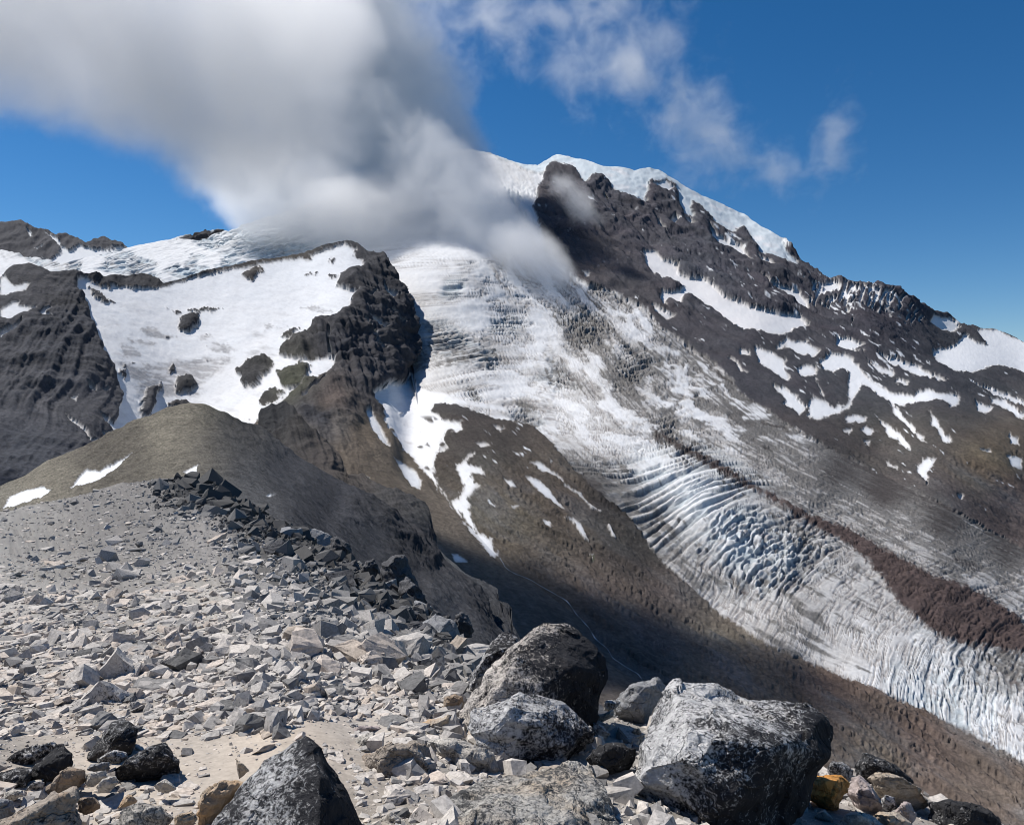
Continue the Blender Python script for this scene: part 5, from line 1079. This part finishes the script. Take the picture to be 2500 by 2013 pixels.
def scatter(n, ubox, vbox, smin, smax, alpha, want):
    u = R.uniform(*ubox, n); v = R.uniform(*vbox, n)
    top = curve_at(top_F, u)
    s_ = smin * (1 - R.uniform(0, 1, n)) ** (-1 / alpha); s_ = np.minimum(s_, smax * R.uniform(.6, 1.0, n))
    ta = idw([(100,1300,0),(300,1250,.1),(450,1200,.8),(600,1290,.9),(400,1250,.5),(500,1330,.25),(700,1350,1),(650,1400,.4),(850,1450,1),(800,1500,.8),(700,1500,.35),(1000,1520,1),(950,1580,.8),(1100,1600,1),(800,1600,.3),(1000,1650,.25),(500,1450,0),(300,1500,0),(900,1750,0),(400,1800,0),(1300,1800,.2),(2100,1950,.3),(100,1700,0)], u, v, 3)
    ok = (v > top + 1) & (R.uniform(0, 1, n) < want(u, v, ta))
    for a, b, c, t_ in zip(u[ok], v[ok], s_[ok], ta[ok]): cand.append((a, b, c, t_))
sand = lambda u, v: np.exp(-(((u - 600) / 190) ** 2 + ((v - 1890) / 85) ** 2)) + .8 * np.exp(-(((u - 850) / 200) ** 2 + ((v - 1790) / 40) ** 2)) + .5 * np.exp(-(((u - 250) / 200) ** 2 + ((v - 1720) / 35) ** 2))
scatter(30000, (-60, 1300), (1165, 1420), 2.4, 20, 2.3, lambda u, v, t: .40 + .50 * t)
scatter(24000, (-60, 1350), (1380, 1700), 3.0, 40, 2.1, lambda u, v, t: .40 + .45 * t)
scatter(3600, (420, 1200), (1180, 1660), 8.0, 42, 1.9, lambda u, v, t: sstep(.35, .9, t))
scatter(19000, (-60, 2560), (1640, 2060), 3.0, 56, 1.75, lambda u, v, t: np.clip(.75 - .72 * sand(u, v), .06, 1) * np.where(v > 1900, .75, 1))
scatter(8000, (-60, 1250), (1440, 1800), 8.0, 46, 1.9, lambda u, v, t: np.clip(.72 - .8 * sand(u, v), 0, 1))
scatter(1700, (-60, 1150), (1560, 1800), 15.0, 85, 1.9, lambda u, v, t: np.clip(.6 - .75 * sand(u, v), 0, 1))
scatter(500, (-60, 1150), (1330, 1620), 15.0, 50, 2.0, lambda u, v, t: .5 + .3 * t)
scatter(2600, (400, 1190), (1165, 1620), 9.0, 48, 1.6, lambda u, v, t: sstep(110, 30, v - curve_at(top_F, u)))
scatter(2500, (-300, 2800), (2050, 2700), 8.0, 60, 1.7, lambda u, v, t: .35 + 0 * u)
scatter(420, (860, 1750), (1790, 2050), 16.0, 75, 1.7, lambda u, v, t: .8 + 0 * u)
scatter(260, (-40, 620), (1880, 2050), 14.0, 60, 1.8, lambda u, v, t: np.clip(.9 - 1.2 * sand(u, v), 0, 1))
cand = np.array(cand)
gpt = ground_at(cand[:, 0], cand[:, 1], cand[:, 3])
dist = gpt[:, 1]
size = cand[:, 2] * dist / F * (.60 + .15 * cand[:, 3])
order = np.argsort(-cand[:, 2] * ((cand[:, 1] < 2010) & (cand[:, 0] > 0) & (cand[:, 0] < 1500)))
single = set(order[:210].tolist())
lib_me = {}; singles = []; tfu = [p[0] for p in top_F]; tfv = [p[1] for p in top_F]
rv, rt, rr_ = [], [], []; base = 0
for i, (u, v, sp, ta) in enumerate(cand):
    blocky = R.uniform() < .15 + .75 * ta
    k = R.randint(10); V, T3 = (blks if blocky else slabs)[k]
    rz = R.uniform(0, 6.283); tx, ty = R.normal(0, .5 if blocky else .16, 2)
    sx = size[i] * R.uniform(.85, 1.25)
    Mx = Matrix.Rotation(tx, 3, 'X') @ Matrix.Rotation(ty - (0 if blocky else .06), 3, 'Y') @ Matrix.Rotation(rz, 3, 'Z')
    loc = gpt[i] + np.array([0, 0, sx * (.20 if blocky else .06)])
    if i in single:
        key = (blocky, k)
        if key not in lib_me:
            me = hull_mesh('stone', V, 2, .9, 90 + k + 20 * blocky, pal_obj, cuts=2); lib_me[key] = me
        o = bpy.data.objects.new('stone', lib_me[key]); C.objects.link(o)
        o.matrix_world = Matrix.Translation(Vector(loc)) @ (Mx * sx).to_4x4()
        if 380 < u < 1180 and v < 1600 and v - np.interp(u, tfu, tfv) < 120:      # dark talus along the ridge edge
            o.material_slots[0].link = 'OBJECT'; o.material_slots[0].material = M['crag'] if R.uniform() < .6 else M['grey']
        singles.append((o, u, v, sp, blocky, ta)); continue
    else:
        W = (V * sx) @ np.array(Mx).T + loc
        rv.append(W); rt.append(T3 + base); base += len(V)
        rr_.append(np.full(len(V), np.clip(R.uniform(.2, 1.0) * (1 - .82 * ta) + (.08 * ta) - .12 * sstep(1420, 1250, v) - R.uniform(.1, .7) * sstep(110, 30, v - np.interp(u, tfu, tfv)) * (380 < u < 1180) * (v < 1600) , 0, 1)))
rub = mesh_np('rubble', np.concatenate(rv), np.concatenate(rt), pal_att, smooth=False, extra={'rnd': np.concatenate(rr_)})
tag(rub, 'broken grey and tan rock rubble covering the near slope', 'rubble', kind='stuff')

# each loose stone is told apart by the named rock it lies next to
ORD = ['nearest', 'second nearest', 'third nearest', 'fourth nearest', 'fifth nearest', 'sixth nearest', 'seventh nearest', 'eighth nearest', 'ninth nearest', 'tenth nearest']
cut_words = {'with', 'on', 'in', 'at', 'below', 'between', 'of', 'left', 'right', 'standing', 'leaning', 'lying', 'wedged', 'tucked', 'against', 'beside', 'half', 'behind', 'under', 'above', 'among', 'near', 'set', 'dropping', 'higher', 'lower', 'upslope', 'nearest', 'just', 'across', 'high', 'pointing', 'mid', 'left'}
shorts = {}
for lab, hu, hv in heroes:
    wd = []
    for x_ in lab.split():
        if x_ in cut_words and len(wd) > 2: break
        wd.append(x_)
    shorts.setdefault(' '.join(wd), []).append((hu, hv))
shorts = {k: v[0] for k, v in shorts.items() if len(v) == 1 and len(k.split()) <= 7}
buck = {}
for o, u, v, sp, blocky, ta in singles:
    k, (hu, hv) = min(shorts.items(), key=lambda kv: (kv[1][0] - u) ** 2 + 2.2 * (kv[1][1] - v) ** 2)
    dx, dy = u - hu, v - hv
    side = ('right of' if dx > 0 else 'left of') if abs(dx) > 1.2 * abs(dy) else ('in front of' if dy > 0 else 'behind')
    buck.setdefault((k, side), []).append((dx * dx + dy * dy, o))
for (k, side), lst in buck.items():
    for n_, (_, o) in enumerate(sorted(lst, key=lambda q: q[0])):
        w_ = ORD[n_] if n_ < len(ORD) else 'farther'
        tag(o, f"{w_} loose stone {side} the {k}", 'stone', 'loose stones on the near slope')

# ------------------------------------------------------------------ names of the setting
GRP = {'right': ('snow patch on the dark ridge right of the glacier', 'snow patches on the right ridge'), 'wall': ('snow ledge on the dark summit rock wall', 'snow ledges on the rock wall'),
       'gully': ('snow patch on the brown knoll left of the glacier', 'snow patches beside the glacier'), 'left': ('snow patch on the dark ridge at far left', 'snow patches on the left ridge'),
       'prow': ('snow streak on the rock prow and brown slope', 'snow streaks on the prow'), 'hill': ('snow patch on the near rounded hill', 'snow patches on the near hill')}
RANK = ['largest', 'second largest', 'third largest', 'fourth largest', 'fifth largest', 'sixth largest', 'seventh largest', 'eighth largest']
COUNT = ['first', 'second', 'third', 'fourth', 'fifth', 'sixth', 'seventh', 'eighth', 'ninth', 'tenth', 'eleventh', 'twelfth', 'thirteenth', 'fourteenth', 'fifteenth', 'sixteenth', 'seventeenth', 'eighteenth', 'nineteenth', 'twentieth'] + ['last'] * 20
pat = {}
for lay, dct in [(B, objs_B), (A, objs_A), (T, objs_T), (E, objs_E)] + objs_G:
    for r_, o in dct.items():
        nm = lay.names.get(r_, ('',))
        if nm[0] == 'snow_patch': pat.setdefault(nm[1][0], {}).setdefault(nm[1], []).append(o)
        else: o['kind'] = 'structure'
stream['kind'] = 'structure'
for g_, dct in pat.items():
    lab, grp = GRP[g_]
    lst = sorted(dct.values(), key=lambda q: -sum(len(x.data.polygons) for x in q))
    for n_, obs in enumerate(lst):
        while len(obs) > 1:                       # one patch that crosses a sheet boundary stays one object
            ex = obs.pop(); bm = bmesh.new(); bm.from_mesh(obs[0].data); bm.from_mesh(ex.data); bmesh.ops.remove_doubles(bm, verts=bm.verts[:], dist=.05)
            bm.to_mesh(obs[0].data); bm.free(); bpy.data.objects.remove(ex)
        if n_ < len(RANK): tag(obs[0], RANK[n_] + ' ' + lab, 'snow patch', grp)
    rest = sorted([q[0] for q in lst[len(RANK):]], key=lambda o: sum(v.co.x / v.co.y for v in o.data.vertices) / len(o.data.vertices))
    for n_, o in enumerate(rest): tag(o, COUNT[n_] + ' from left among the small ' + grp, 'snow patch', grp)
